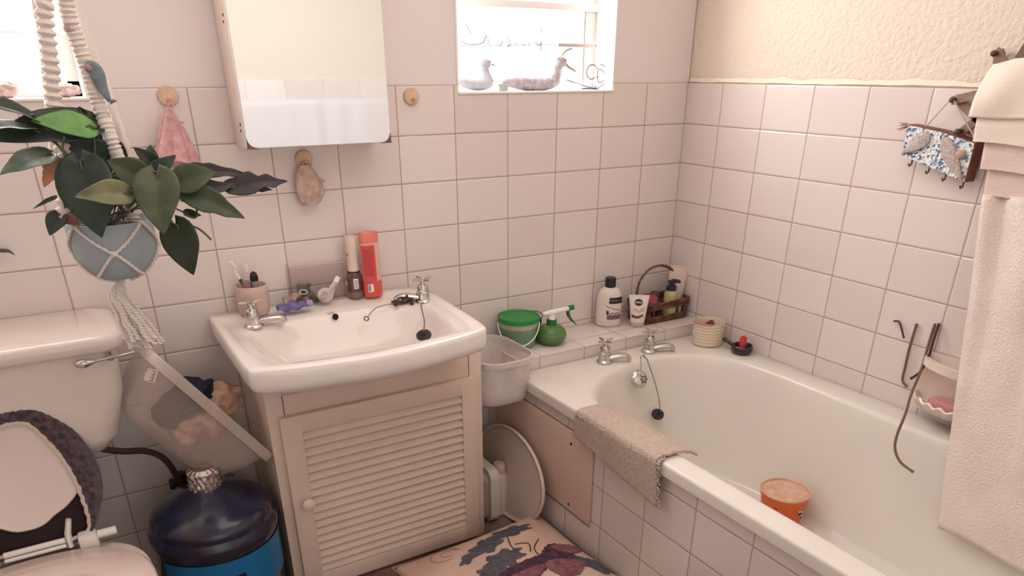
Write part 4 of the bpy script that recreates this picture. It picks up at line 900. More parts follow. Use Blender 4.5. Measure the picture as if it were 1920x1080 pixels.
# nivea tube standing on its cap
C = Vector((-.246, -.118, LZ)); t = thing('cream_tube', 'white hand cream tube with a round dark blue logo on the ledge', 'tube', C)
fd = Vector((-.60, -.80, 0)); xr = Vector((.80, -.60, 0)); Ft = face_m(C, xr)
NV = mat('cream_tube_white', (232, 218, 206), .3, coat=.2)
mb = MB(Matrix.Translation(C) @ Matrix.Rotation(math.atan2(xr.y, xr.x), 4, 'Z'))
mb.loops([[(w_ * math.copysign(abs(math.cos(a)) ** .8, math.cos(a)), d_ * math.sin(a), z) for a in [2 * PI * i / 36 for i in range(36)]] for w_, d_, z in [(.025, .018, .016), (.0265, .018, .03), (.031, .012, .070), (.0345, .005, .098), (.0355, .0015, .104), (.0355, .0012, .112)]], cap0=True, cap1=True)
bd = mb.build('tube_body', NV, t, angle=60)
mb = MB(Matrix.Translation(C) @ Matrix.Rotation(math.atan2(xr.y, xr.x), 4, 'Z')); mb.loops([[(w_ * math.cos(a), d_ * math.sin(a), z) for a in [2 * PI * i / 32 for i in range(32)]] for w_, d_, z in [(.022, .016, 0), (.0245, .018, .002), (.0245, .018, .016)]], cap0=True, cap1=True); mb.build('cap', mat('clear_cap', (206, 190, 174), .25, alpha=.9), t)
def tm(z): d = .018 - .013 * (z - .03) / .068; return C + fd * (d + .0006)
def dz_(z):
    S = [(.03, .018), (.070, .012), (.098, .005), (.112, .0012)]
    for (a, p), (b, q) in zip(S, S[1:]):
        if z <= b: return p + (q - p) * max(0, (z - a)) / (b - a)
    return .0012
def tf(x, z): d = dz_(z) * math.sqrt(max(.05, 1 - (x / .034) ** 2)) + .0010; return C + fd * d + xr * x + Vector((0, 0, z))
mb = MB(); n = 24; c_ = [tf(-.001 + .0145 * math.cos(2 * PI * i / n), .087 + .0115 * math.sin(2 * PI * i / n)) for i in range(n)]; mb.loops([[p - fd * .001 for p in c_], c_], cap1=True); lg = mb.build('logo_disc', mat('navy_ink', (30, 34, 64), .35), bd)
tb_ = text_mesh('NIVEA', .0085, bold=.0001); mb = MB()
for v in tb_.verts: p = tf(-.001 + v.co.x, .087 + v.co.y); v.co = p + fd * (.0009 + v.co.z)
mb._join(tb_); mb.build('logo_lettering', WHITE_INK, lg, angle=180, fix=False)
mb = MB(); mb.grid(16, 2, lambda u, v: tf(-.023 + .040 * u, .036 + .010 * v * (1 - .3 * u) + .010 * max(0, u - .55) - .004 * math.sin(u * PI))); mb.build('plum_print', mat('plum_ink', (96, 58, 78), .5), bd)
mb = MB(); mb.grid(16, 2, lambda u, v: tf(-.018 + .038 * u, .054 + .010 * v + .004 * math.sin(u * 9))); mb.build('pink_print', mat('soft_pink_ink', (218, 176, 164), .5), bd)
# wicker basket
BX0, BX1, BY0, BY1 = -.218, -.012, -.128, -.022
bk = thing('wicker_basket', 'brown wicker basket with an arched handle in the corner of the ledge', 'basket', (-.115, -.075, LZ))
WK = mat('brown_wicker', (128, 88, 72), .7, var_rgb=(88, 58, 50), vscale=60, bump=.5, bscale=200)
def bpt(t_, z, off=0):
    per = rrect(BX0 - off, BX1 + off, BY0 - off, BY1 + off, .028, z, 8); i = t_ * len(per); a = Vector(per[int(i) % len(per)]); b = Vector(per[(int(i) + 1) % len(per)]); return a.lerp(b, i % 1)
def basket_z(h): return LZ + h
mb = MB(); NW = 34
for r_ in range(15):
    h = .003 + r_ * .0046
    if 5 <= r_ <= 9: continue
    P = []
    for i in range(NW * 4): u = i / (NW * 4); P.append(bpt(u, basket_z(h), .0022 * math.cos(PI * (u * NW) + r_ * PI) + .003 * h / .06))
    mb.tube(P, .0026, 6, closed=True)
mb.prism([Vector(p) for p in rrect(BX0 + .002, BX1 - .002, BY0 + .002, BY1 - .002, .026, LZ + .001, 8)], (0, 0, .003))
mb.build('woven_bands', WK, bk, angle=180)
mb = MB()
for i in range(NW):
    u = (i + .5) / NW; mb.tube([bpt(u, basket_z(.001), 0), bpt(u, basket_z(.068), .003)], .0019, 6)
mb.build('stakes', WK, bk)
mb = MB(); 
for s_ in (0, PI):
    P = []; 
    for i in range(140): u = i / 140; a = u * 2 * PI * 26 + s_; P.append(bpt(u, basket_z(.069) + .003 * math.sin(a), .004 + .003 * math.cos(a)))
    mb.tube(P, .0032, 6, closed=True)
mb.build('rim', WK, bk, angle=180)
mb = MB()
HP = [Vector((BX0 + .002, -.075, LZ + .05)), Vector((BX0 - .004, -.075, LZ + .09)), Vector((BX0 + .006, -.075, LZ + .145)), Vector((BX0 + .045, -.075, LZ + .182)), Vector((BX0 + .098, -.075, LZ + .190)), Vector((BX0 + .150, -.075, LZ + .170)), Vector((BX0 + .190, -.075, LZ + .125)), Vector((BX1 + .002, -.075, LZ + .06))]
Q = spline(HP, 12)
for s_ in (0, 2.1, 4.2): mb.tube([q + Vector((.0028 * math.cos(s_ + i * .55), .0028 * math.sin(s_ + i * .55), .0020 * math.cos(s_ + i * .55))) for i, q in enumerate(Q)], .0026, 6)
mb.build('handle', WK, bk, angle=180)
# things in the basket
C = Vector((-.050, -.078, LZ + .005)); t = thing('lotion_tube', 'large pale lotion tube standing upside down in the wicker basket', 'tube', C)
mb = MB(Matrix.Translation(C) @ Matrix.Rotation(-.25, 4, 'Z') @ Matrix.Rotation(.10, 4, 'Y')); mb.loops([[(w_ * math.cos(a), d_ * math.sin(a), z) for a in [2 * PI * i / 36 for i in range(36)]] for w_, d_, z in [(.022, .015, 0), (.026, .018, .03), (.032, .016, .08), (.0375, .010, .130), (.040, .004, .160), (.0405, .0015, .166), (.0405, .0012, .176)]], cap0=True, cap1=True); mb.build('tube_body', mat('pale_lotion_tube', (222, 202, 188), .35), t, angle=60)
C = Vector((-.085, -.103, LZ + .005)); t = thing('pump_dispenser', 'pale yellow-green bottle with a dark pump head in the basket', 'bottle', C)
mb = MB(); mb.lathe([(.018, 0), (.022, .002), (.024, .010), (.024, .078), (.0235, .086), (.0175, .098), (.0165, .102)], C, 32); mb.build('bottle_body', mat('yellow_green_plastic', (190, 178, 122), .35), t)
mb = MB(); mb.lathe([(.0185, .098), (.0185, .112), (.012, .116), (.011, .124), (.014, .126), (.014, .132), (0, .134)], C, 28); mb.tube([C + Vector((0, 0, .129)), C + Vector((.018, -.010, .130)), C + Vector((.027, -.015, .126))], [.009, .007, .0045], 10); mb.build('pump_head', mat('navy_pump', (40, 38, 58), .4), t)
C = Vector((-.160, -.085, LZ + .064)); mb = MB()
mb.grid(48, 24, lambda u, v: C + Vector((math.cos(u * 2 * PI) * math.sin(v * PI), math.sin(u * 2 * PI) * math.sin(v * PI), math.cos(v * PI))) * (.026 * (1 + .07 * math.sin(u * 2 * PI * 9 + v * 7) + .05 * math.sin(v * 30))), closed_u=True)
tag(mb.build('sponge_ball', mat('raspberry_net', (172, 84, 96), .8, var_rgb=(150, 50, 80), vscale=50), angle=180), 'raspberry-pink net sponge ball in the left of the basket', 'sponge')
C = Vector((-.122, -.060, LZ + .004)); mb = MB(); mb.lathe([(.015, 0), (.019, .003), (.019, .078), (.014, .088), (.008, .090), (0, .0905)], C, 24); tag(mb.build('dark_jar', mat('dark_plum_jar', (84, 62, 72), .4)), 'dark plum bottle behind the sponge ball in the basket', 'bottle')
C = Vector((-.190, -.070, LZ + .004)); mb = MB(); mb.lathe([(.010, 0), (.013, .003), (.013, .062), (.010, .070), (0, .0705)], C, 20); tag(mb.build('orange_bottle', mat('orange_brown_bottle', (150, 100, 78), .4)), 'small orange-brown bottle at the left end of the basket', 'bottle')
for q, cl, lb in (((-.105, -.112), (196, 182, 140), 'thin pale yellow bottle seen through the basket side'), ((-.060, -.112), (206, 188, 172), 'thin pale pink bottle seen through the basket side')):
    C = Vector((q[0] + .018, q[1] + .002, LZ + .004)); mb = MB(); mb.lathe([(.006, 0), (.0075, .003), (.0075, .055), (0, .06)], C, 16); tag(mb.build('sample_bottle', mat(lb[:20], cl, .4)), lb, 'bottle')
C = Vector((-.022, -.100, LZ + .004)); mb = MB(); mb.lathe([(.010, 0), (.012, .003), (.012, .060), (0, .064)], C, 20); tag(mb.build('red_bottle', mat('red_orange_plastic', (164, 78, 60), .4)), 'small red-orange bottle at the right end of the basket', 'bottle')

# ================================================================ ON THE BATH CORNER
C = Vector((-.080, -.300, .4905)); t = thing('ribbed_pot', 'cream ribbed pot with brown hair clips inside on the bath corner', 'pot', C)
RP = mat('cream_ribbed_ceramic', (226, 208, 186), .35)
mb = MB(); pr = [(.040, 0), (.049, .001)]
for k in range(7): pr += [(.0505 + .0004 * k, .004 + k * .0105), (.0517 + .0004 * k, .009 + k * .0105), (.0498 + .0004 * k, .0138 + k * .0105)]
pr += [(.0535, .080), (.0515, .0805), (.0495, .075), (.047, .01), (0, .008)]
mb.lathe(pr, C, 48); mb.build('pot_body', RP, t, angle=70)
mb = MB(); 
P = arc(C + Vector((0, 0, .0805)), .0525, math.radians(150), math.radians(235), 14, (1, 0, 0), (0, 1, 0)); mb.tube(P, .0030, 8); mb.build('pink_edge', mat('magenta_plastic', (206, 120, 134), .4), t)
mb = MB()
for k in range(4): 
    q = C + Vector((-.006 + k * .010, .005 + .003 * k, .054)); mb.tube(spline([q, q + Vector((.004, .004, .016)), q + Vector((.010, 0, .008)), q + Vector((.004, -.006, .001))], 5), .005, 8)
tag(mb.build('hair_clip', mat('maroon_plastic', (120, 62, 60), .4)), 'maroon hair clip lying in the cream ribbed pot', 'hair clip')
C = Vector((-.049, -.432, .4905)); t = thing('candle_holder', 'small black round candle holder with a short handle on the bath edge', 'candle holder', C)
BK = mat('black_glaze', (42, 30, 40), .25, coat=.4)
mb = MB(); mb.lathe([(.020, 0), (.030, .001), (.0355, .008), (.0365, .018), (.0335, .027), (.031, .0285), (.029, .026), (.026, .012), (0, .009)], C, 40); mb.build('bowl', BK, t, angle=60)
mb = MB(); hd = Vector((-.02, .06, 0)); hd = Vector((-.25, .97, 0)).normalized(); mb.tube([C + hd * .033 + Vector((0, 0, .018)), C + hd * .055 + Vector((0, 0, .026)), C + hd * .066 + Vector((0, 0, .030)), C + hd * .074 + Vector((0, 0, .031))], [.0065, .006, .0085, .0045], 12); mb.build('handle', BK, t)
C2 = C + Vector((.0, 0, .0095)); mb = MB(); mb.lathe([(.0115, 0), (.0118, .002), (.0115, .044), (.010, .046), (0, .0452)], C2, 24); ca = mb.build('red_candle', mat('red_wax', (198, 62, 50), .45, sss=.2)); tag(ca, 'stubby red candle standing in the black holder', 'candle')
mb = MB(); mb.tube([C2 + Vector((0, 0, .044)), C2 + Vector((.001, 0, .051))], .0009, 6); mb.build('wick', BLK, ca)

# ================================================================ MAT OVER THE BATH EDGE
MATC = mat('knitted_mat', (216, 197, 182), .95, var_rgb=(198, 176, 160), vscale=160, bump=1.0, bscale=260, bdist=.006)
mb = MB()
def matp(u, v):
    y = -.545 - .345 * u + .012 * math.sin(v * 4) * u
    if True:
        Lx = [(-.690, .477), (-.705, .486), (-.735, .4945), (-.79, .4965), (-.808, .4945), (-.8135, .486), (-.8145, .470), (-.8150, .440), (-.8155, .400), (-.8160, .372)]
        k = v * (len(Lx) - 1); i = min(int(k), len(Lx) - 2); f = k - i; x = Lx[i][0] * (1 - f) + Lx[i + 1][0] * f; z = Lx[i][1] * (1 - f) + Lx[i + 1][1] * f
    if v > .55: z += (1 - u) * .050 * (v - .55) / .45 + .004 * math.sin(u * 9) * (v - .55)
    y += .010 * (1 - v) * (1 if u < .5 else -1) * 0
    wv = .0016 * math.sin(v * 90) * math.sin(u * 130)
    return Vector((x - wv * (v > .4), y, z + wv * (v <= .4)))
mb.grid(90, 60, matp); bm_ = mb.build('bath_mat', MATC, angle=180, solid=.006, soff=1, fix=True); tag(bm_, 'beige knitted mat draped over the outer edge of the bath', 'bath mat')
mb = MB()
for k in range(26):
    v = .34 + .66 * k / 25; p = matp(1, v); q = p + Vector((-.003, -.010 + random.uniform(-.003, .003), random.uniform(-.003, .001))); mb.tube([p, q], .0022, 5)
mb.build('fringe', MATC, bm_)
# access board on the tiled bath front
t = thing('access_board', 'flat cream access board with two screw holes on the bath front', 'access panel', (-.79, -.40, .14))
BD = mat('painted_board', (218, 190, 174), .5, bump=.08, bscale=40, var=.05, vscale=6)
mb = MB(); mb.box(-.799, -.7915, -.607, -.062, .146, .412, .0015); mb.build('board', BD, t)
HOLE = mat('dark_hole', (20, 16, 18), .9)
for z in (.372, .167): mb = MB(disc_m((-.7992, -.505, z), (-1, 0, 0))); mb.lathe([(.0045, -.001), (.0045, .0004), (0, .0005)], seg=14); mb.build('screw_hole', HOLE, t)
mb = MB(); mb.box(-.8105, -.7995, -.593, -.583, .402, .412, .003); mb.build('catch', BD, t)
# orange cup
C = Vector((-.263, -.858, .1225)); t = thing('orange_cup', 'orange printed ice-cream cup with white rim standing in the bath', 'cup', C)
def cr(v): return .053 + .017 * v
mb = MB(); mb.lathe([(.045, 0), (.052, .001), (.053, .004), (.0705, .106), (.0690, .106), (.0515, .006), (0, .005)], C, 48); mb.build('cup_wall', mat('orange_print', (222, 112, 36), .45, var_rgb=(214, 92, 34), vscale=18), t)
mb = MB(); mb.lathe([(.0695, .104), (.072, .106), (.0728, .109), (.071, .1115), (.0685, .110), (.066, .10), (.050, .008), (0, .006)], C, 48); mb.build('cup_lining', mat('cup_inside', (214, 160, 130), .5, var_rgb=(222, 188, 168), vscale=40), t)
A_ = math.radians(-88)
for k, (da, z, w_, h, m_) in enumerate([(0, .062, .022, .016, BLK), (-.10, .068, .010, .006, WHITE_INK), (.12, .064, .012, .006, WHITE_INK), (.30, .040, .020, .012, BLK), (.26, .045, .010, .006, WHITE_INK), (-1.25, .075, .014, .008, mat('red_ink', (206, 60, 40), .5))]):
    mb = MB(); n = 14; 
    pts_ = []
    for i in range(n): 
        a = 2 * PI * i / n; zz = z + h / 2 * math.sin(a) * (1 + .25 * math.sin(3 * a)); ang = A_ + da + (w_ / 2) * math.cos(a) / .064; r = .053 + .0175 * (zz / .106) + (.0004 if m_ is BLK else .0010); pts_.append(C + Vector((r * math.cos(ang), r * math.sin(ang), zz)))
    mb.loops([[p + (C + Vector((0, 0, p.z - C.z)) - p) * .02 for p in pts_], pts_], cap1=True); mb.build('printed_mark', m_, t)

# ================================================================ BETWEEN CABINET AND BATH
bn = thing('storage_tub', 'cloudy plastic tub wedged between the cabinet and the bath corner', 'tub', (-.875, -.20, .44))
def rr3(x0, x1, y0, y1, r, z): return rrect(x0, x1, y0, y1, r, z, 14)
mb = MB(); mb.loops([rr3(-.955, -.800, -.285, -.10, .05, .434), rr3(-.962, -.798, -.292, -.09, .055, .440), rr3(-.965, -.795, -.298, -.07, .06, .475), rr3(-.967, -.785, -.305, -.055, .065, .555), rr3(-.968, -.782, -.308, -.053, .066, .572), rr3(-.965, -.785, -.305, -.056, .064, .572), rr3(-.963, -.788, -.300, -.060, .06, .50), rr3(-.95, -.80, -.285, -.10, .05, .440)], cap0=True, cap1=True)
mb.build('tub_body', FROST2, bn, angle=60)
mb = MB(); mb.loops([rr3(-.9715, -.779, -.313, -.048, .068, .562), rr3(-.9725, -.778, -.314, -.047, .069, .570), rr3(-.9715, -.779, -.313, -.048, .068, .578), rr3(-.966, -.784, -.306, -.055, .064, .578), rr3(-.966, -.784, -.306, -.055, .064, .566)])
mb.build('tub_rim', mat('cloudy_rim', (228, 212, 202), .4, alpha=.8), bn, angle=60)
wb = thing('wash_bowl', 'round white plastic bowl standing on edge against the bath front', 'bowl', (-.835, -.225, .005))
XB = disc_m((-.838, -.232, .158), (-1, -.02, .10)) @ Matrix.Diagonal((1, .78, 1, 1))
mb = MB(XB); mb.lathe([(.0, -.020), (.10, -.022), (.15, -.020), (.178, -.008), (.190, .004), (.197, .006), (.199, .009), (.197, .012), (.190, .010), (.172, -.002), (.14, -.012), (0, -.014)], seg=72); mb.build('bowl_body', mat('dusty_white_plastic', (196, 172, 162), .45), wb, angle=60)
mb = MB(XB); mb.lathe([(.188, .006), (.190, .012), (.1985, .014), (.2015, .010), (.2005, .004), (.196, .003)], seg=72); mb.build('bowl_rim', mat('rim_white', (214, 196, 184), .4), wb, angle=60)
sc = thing('bathroom_scale', 'slim white bathroom scale standing upright beside the cabinet', 'scale', (-.92, -.23, 0))
mb = MB(); mb.loops([[(x, y, z) for y, z, _ in rrect(-.262, -.02, .003, .196, .03, 0, 10)] for x in (-.932, -.930, -.902, -.900)], cap0=True, cap1=True); mb.build('scale_edge', mat('pale_scale_plastic', (214, 202, 190), .4), sc, angle=60)
mb = MB(); mb.loops([[(x, y, z) for y, z, _ in rrect(-.250, -.03, .012, .180, .024, 0, 10)] for x in (-.952, -.933)], cap0=True, cap1=True); mb.build('scale_plate', mat('greige_plate', (168, 148, 138), .5), sc)
C = Vector((-.868, -.205, 0)); t = thing('cleaner_bottle', 'white plastic bottle with a faded pink cap in front of the round bowl', 'bottle', C)
mb = MB(); mb.lathe([(.022, 0), (.026, .003), (.027, .03), (.027, .130), (.022, .150), (.018, .158)], C, 28); mb.build('bottle_body', mat('cleaner_white', (214, 198, 190), .35), t)
mb = MB(); mb.lathe([(.019, .158), (.021, .160), (.020, .186), (.017, .190), (0, .190)], C, 24); mb.build('cap', mat('faded_pink_cap', (208, 172, 164), .4), t)
# cushion on the floor
KX, KY, KH = -1.052, -.618, .262
ROT = math.radians(4)
def kz(u, v):
    e = max(0, 1 - abs(u) ** 2.6) ** .55 * max(0, 1 - abs(v) ** 2.6) ** .55
    return .052 + .058 * e * (1 + .05 * noise.noise(Vector((u * 3, v * 3, 1))))
def kxy(u, v):
    su = u * (1 - .085 * (1 - v * v)) ; sv = v * (1 - .085 * (1 - u * u)); x, y = su * KH, sv * KH * .98
    return KX + x * math.cos(ROT) - y * math.sin(ROT), KY + x * math.sin(ROT) + y * math.cos(ROT)
cu = thing('floor_cushion', 'square cream cushion printed with dark flowers and a butterfly on the floor', 'cushion', (KX, KY, 0))
KM = mat('printed_cushion_cloth', (216, 188, 166), .85, var_rgb=(206, 170, 154), vscale=9, bump=.3, bscale=200)
mb = MB()
mb.grid(40, 40, lambda a, b: (*kxy(2 * a - 1, 2 * b - 1), kz(2 * a - 1, 2 * b - 1)))
mb.grid(40, 40, lambda a, b: (*kxy(2 * a - 1, 2 * b - 1), .052 - .050 * max(0, 1 - abs(2 * a - 1) ** 3) ** .5 * max(0, 1 - abs(2 * b - 1) ** 3) ** .5))
bmesh.ops.remove_doubles(mb.bm, verts=mb.bm.verts[:], dist=1e-5); kb = mb.build('cushion_body', KM, cu, angle=180)
mb = MB(); ring = [(*kxy(*q), .052) for q in [(-1 + 2 * i / 20, -1) for i in range(20)] + [(1, -1 + 2 * i / 20) for i in range(20)] + [(1 - 2 * i / 20, 1) for i in range(20)] + [(-1, 1 - 2 * i / 20) for i in range(20)]]
mb.tube(ring, .0035, 8, closed=True); mb.build('piping', mat('cushion_piping', (176, 142, 122), .8), cu)
def inv(x, y):
    dx, dy = x - KX, y - KY; a = dx * math.cos(ROT) + dy * math.sin(ROT); b = -dx * math.sin(ROT) + dy * math.cos(ROT); u, v = a / KH, b / KH / .98
    for _ in range(3): uu = u / (1 - .085 * (1 - min(1, v * v))) if _ else u; u_ = (a / KH) / (1 - .085 * (1 - min(1, v * v))); v_ = (b / KH / .98) / (1 - .085 * (1 - min(1, u * u))); u, v = u_, v_
    return max(-.99, min(.99, u)), max(-.99, min(.99, v))
def on_k(x, y, off=.0012): u, v = inv(x, y); return Vector((x, y, kz(u, v) + off))
def blob(mb, c, rx, ry, ang, lob=6, amp=.18, off=.0014, tip=0):
    rx *= 1.2; ry *= 1.25
    n = 60; ca, sa = math.cos(ang), math.sin(ang); rings = []
    for s_ in (0.02, .35, .7, 1):
        R_ = []
        for i in range(n):
            a = 2 * PI * i / n; k = s_ * (1 + amp * math.sin(lob * a) + .05 * math.sin(17 * a)) ; x = rx * k * math.cos(a) * (1 + tip * math.cos(a)); y = ry * k * math.sin(a)
            R_.append(on_k(c[0] + x * ca - y * sa, c[1] + x * sa + y * ca, off))
        rings.append(R_)
    mb.loops(rings, cap0=True)
LFM = mat('slate_leaf_print', (96, 94, 102), .85, var_rgb=(76, 72, 82), vscale=60); PLM = mat('plum_wing_print', (92, 56, 72), .85, var_rgb=(54, 36, 52), vscale=45); PNK = mat('dusty_rose_print', (150, 98, 100), .85, var_rgb=(110, 66, 80), vscale=50)
for c, rx, ry, an, lo in [((-0.976, -0.449, 0.105), .062, .026, .1, 7), ((-1.077, -0.487, 0.105), .050, .028, .4, 6), ((-1.152, -0.515, 0.105), .030, .014, .6, 5), ((-1.070, -0.577, 0.105), .055, .030, .2, 7), ((-0.852, -0.706, 0.100), .055, .022, -.9, 5), ((-1.123, -0.608, 0.105), .040, .024, 0, 6)]:
    mb = MB(); blob(mb, c, rx, ry, an, lo); mb.build('printed_leaf', LFM, kb, fix=False)
for c, rx, ry, an, m_, of in [((-1.047, -0.654, 0.105), .075, .032, .15, PLM, .0018), ((-0.926, -0.633, 0.105), .050, .040, .7, PLM, .0018), ((-0.936, -0.693, 0.105), .046, .034, -.3, PNK, .0024), ((-0.872, -0.610, 0.105), .040, .022, -.2, PNK, .0024), ((-1.060, -0.675, 0.105), .060, .018, .1, PNK, .0024)]:
    mb = MB(); blob(mb, c, rx, ry, an, 3, .10, of); mb.build('printed_wing', m_, kb, fix=False)
mb = MB(); q0 = Vector((-0.976, -0.541, 0.105)); 
for p in ([(-0.997, -0.470, 0.105), (-1.019, -0.531, 0.105), (-1.018, -0.578, 0.105)], [(-1.006, -0.529, 0.105), (-0.969, -0.545, 0.105), (-0.986, -0.585, 0.105)], [(-0.928, -0.538, 0.105), (-0.968, -0.577, 0.105), (-0.977, -0.627, 0.105)]):
    P = [on_k(q.x, q.y, .001) for q in spline(p, 6)]; mb.tube(P, .0022, 5)
mb.build('printed_twigs', mat('brown_twig_print', (96, 66, 60), .85), kb)
mb = MB()
for c, r in (((-1.192, -0.449, 0.100), .045), ((-1.180, -0.450, 0.100), .025)): P = [on_k(c[0] + r * math.cos(a), c[1] + r * .8 * math.sin(a), .0006) for a in [2 * PI * i / 30 for i in range(24)]]; mb.tube(P, .0014, 5)
mb.build('printed_scroll', mat('rose_scroll_print', (170, 126, 116), .85), kb)

# ================================================================ RIGHT WALL
ACC = mat('aged_wood_strip', (160, 132, 116), .6, var_rgb=(136, 108, 94), vscale=40)
rk = thing('folding_peg_rack', 'folding wooden lattice peg rack on the right wall with towels on it', 'rack', (-.02, -1.05, 1.20))
def strip(a, b, x, w_=.0095, th=.007, ext=.008):
    a = Vector((x, a[0], a[1])); b = Vector((x, b[0], b[1])); d = (b - a).normalized(); s_ = Vector((1, 0, 0)).cross(d); a -= d * ext; b += d * ext; mb = MB()
    mb.prism([a + s_ * w_, b + s_ * w_, b - s_ * w_, a - s_ * w_], (th, 0, 0)); return mb.build('lattice_strip', ACC, rk)
for a, b, x in (((-.934, 1.275), (-1.10, 1.318), -.030), ((-.966, 1.208), (-1.10, 1.33), -.022), ((-.934, 1.275), (-1.045, 1.205), -.022), ((-1.002, 1.371), (-1.06, 1.318), -.030), ((-1.002, 1.371), (-1.014, 1.30), -.022), ((-1.10, 1.318), (-1.22, 1.24), -.022), ((-1.06, 1.318), (-1.20, 1.40), -.022), ((-1.10, 1.33), (-1.22, 1.38), -.030)): strip(a, b, x)
for p in ((-.934, 1.275), (-.966, 1.208), (-1.002, 1.371), (-.993, 1.246), (-1.045, 1.215)):
    mb = MB(); mb.tube([(-.002, *p), (-.040, *p)], .0055, 10); mb.ball((-.041, *p), (.005, .0075, .0065), 10, 8); mb.build('peg', mat('dark_peg', (84, 62, 54), .5), rk)
for p in ((-1.085, 1.342), (-1.19, 1.342), (-1.30, 1.342)):
    mb = MB(); mb.tube([(-.002, *p), (-.13, *p)], .006, 10); mb.build('peg', mat('dark_peg', (84, 62, 54), .5), rk)
mb = MB(); mb.tube([(-.03, -1.03, 1.342), (-.03, -1.40, 1.342)], .008, 8); mb.build('cross_bar', ACC, rk)
mb = MB(); mb.prism([(-.05, -1.055, 1.362), (-.05, -1.080, 1.428), (-.05, -1.14, 1.43), (-.05, -1.13, 1.352)], (.014, 0, 0)); mb.tube([(-.045, -1.07, 1.40), (-.045, -1.085, 1.47)], .0025, 6)
tag(mb.build('brown_bag_corner', mat('brown_leather', (118, 88, 76), .6)), 'corner of a brown bag above the towels at the right frame edge', 'bag')
# plaque
PLW = mat('red_brown_wood', (136, 72, 52), .5, var_rgb=(110, 52, 38), vscale=30)
pq = thing('key_plaque', 'small wooden plaque with blue mosaic, shells and hooks on a cord', 'plaque', (-.03, -.93, 1.16))
def PQ(a, h, x=-.045): return Vector((x, -.843 - .177 * a, 1.146 + .072 * h + (1.100 - 1.146) * a * (1 - h) + (1.188 - 1.218) * a * h))
mb = MB(); mb.prism([PQ(0, 0, -.044), PQ(1, 0, -.044), PQ(1, 1, -.044), PQ(.5, 1.06, -.044), PQ(0, 1, -.044)], (.034, 0, 0)); mb.build('wood_block', PLW, pq, angle=20)
MOS = bpy.data.materials.new('blue_white_mosaic'); MOS.use_nodes = True; nt = MOS.node_tree; b_ = nt.nodes['Principled BSDF']; b_.inputs['Roughness'].default_value = .4
tc = nt.nodes.new('ShaderNodeTexCoord'); vo = nt.nodes.new('ShaderNodeTexVoronoi'); vo.inputs['Scale'].default_value = 160; nt.links.new(tc.outputs['Object'], vo.inputs['Vector'])
sp = nt.nodes.new('ShaderNodeSeparateColor'); nt.links.new(vo.outputs['Color'], sp.inputs[0]); rp = nt.nodes.new('ShaderNodeValToRGB'); rp.color_ramp.interpolation = 'CONSTANT'
els = rp.color_ramp.elements; els[0].position = 0; els[0].color = (*srgb((.36, .46, .60)), 1); els[1].position = .22; els[1].color = (*srgb((.86, .87, .87)), 1)
for p_, c_ in ((.55, (.94, .92, .90)), (.76, (.55, .65, .74)), (.86, (.36, .40, .46)), (.93, (.80, .84, .86))): e = els.new(p_); e.color = (*srgb(c_), 1)
nt.links.new(sp.outputs[0], rp.inputs[0]); nt.links.new(rp.outputs[0], b_.inputs['Base Color'])
bp = nt.nodes.new('ShaderNodeBump'); bp.inputs['Strength'].default_value = .8; bp.inputs['Distance'].default_value = .003; nt.links.new(vo.outputs['Distance'], bp.inputs['Height']); nt.links.new(bp.outputs['Normal'], b_.inputs['Normal'])
mb = MB(); mb.prism([PQ(0, .0, -.0445), PQ(.985, .0, -.0445), PQ(.985, .97, -.0445), PQ(.5, 1.02, -.0445), PQ(0, .97, -.0445)], (-.0025, 0, 0)); mb.build('mosaic_face', MOS, pq, angle=20)
SHM = mat('speckled_shell', (206, 192, 184), .7, var_rgb=(160, 146, 140), vscale=220, bump=.6, bscale=300)
def petal(a0, h0, a1, h1, w_):
    A = PQ(a0, h0, -.048); B_ = PQ(a1, h1, -.048); d = B_ - A; s_ = Vector((1, 0, 0)).cross(d.normalized()); n = 22; L1 = []; L2 = []
    for i in range(n):
        t_ = i / (n - 1); L1.append(A + d * t_ + s_ * w_ * math.sin(PI * t_ ** .6) ** .9); 
    for i in range(n - 2, 0, -1): t_ = i / (n - 1); L1.append(A + d * t_ - s_ * w_ * .8 * math.sin(PI * t_ ** .6) ** .9)
    mb = MB(); cen = sum(L1, Vector()) / len(L1); top = [cen + (p - cen) * .8 + Vector((-.007, 0, 0)) for p in L1]; mb.loops([L1, [p + Vector((-.005, 0, 0)) for p in L1], top], cap1=True); mb.build('shell_shape', SHM, pq)
petal(.36, .86, .02, .08, .021); petal(.56, .92, .97, .0, .019)
mb = MB(); mb.ball(PQ(.84, .62, -.050), (.005, .013, .010), 14, 10); mb.build('stone', mat('tan_pebble', (186, 158, 140), .6), pq)
for a in (.12, .40, .66, .93):
    mb = MB(); q = PQ(a, 0, -.030); mb.tube([q + Vector((0, 0, .004)), q + Vector((0, 0, -.016)), q + Vector((-.008, 0, -.019)), q + Vector((-.012, 0, -.013))], .0022, 6); mb.build('cup_hook', mat('brass_brown', (120, 90, 62), .4, metal=.6), pq)
mb = MB(); pk = Vector((-.042, -.934, 1.280)); mb.tube([PQ(.20, 1.02, -.030), pk, PQ(.97, 1.0, -.034)], .0018, 6); mb.build('cord', mat('pale_cord', (206, 184, 168), .8), pq)
mb = MB()
for i in range(22): q = PQ(0, .92, -.036); e_ = Vector((random.uniform(-.012, .012), .012 + random.random() * .020, random.uniform(-.014, .010))); mb.tube([q, q + e_ * .5 + Vector((0, 0, .002)), q + e_], .0009, 4)
mb.build('raffia_tuft', mat('raffia', (196, 160, 138), .9), pq)
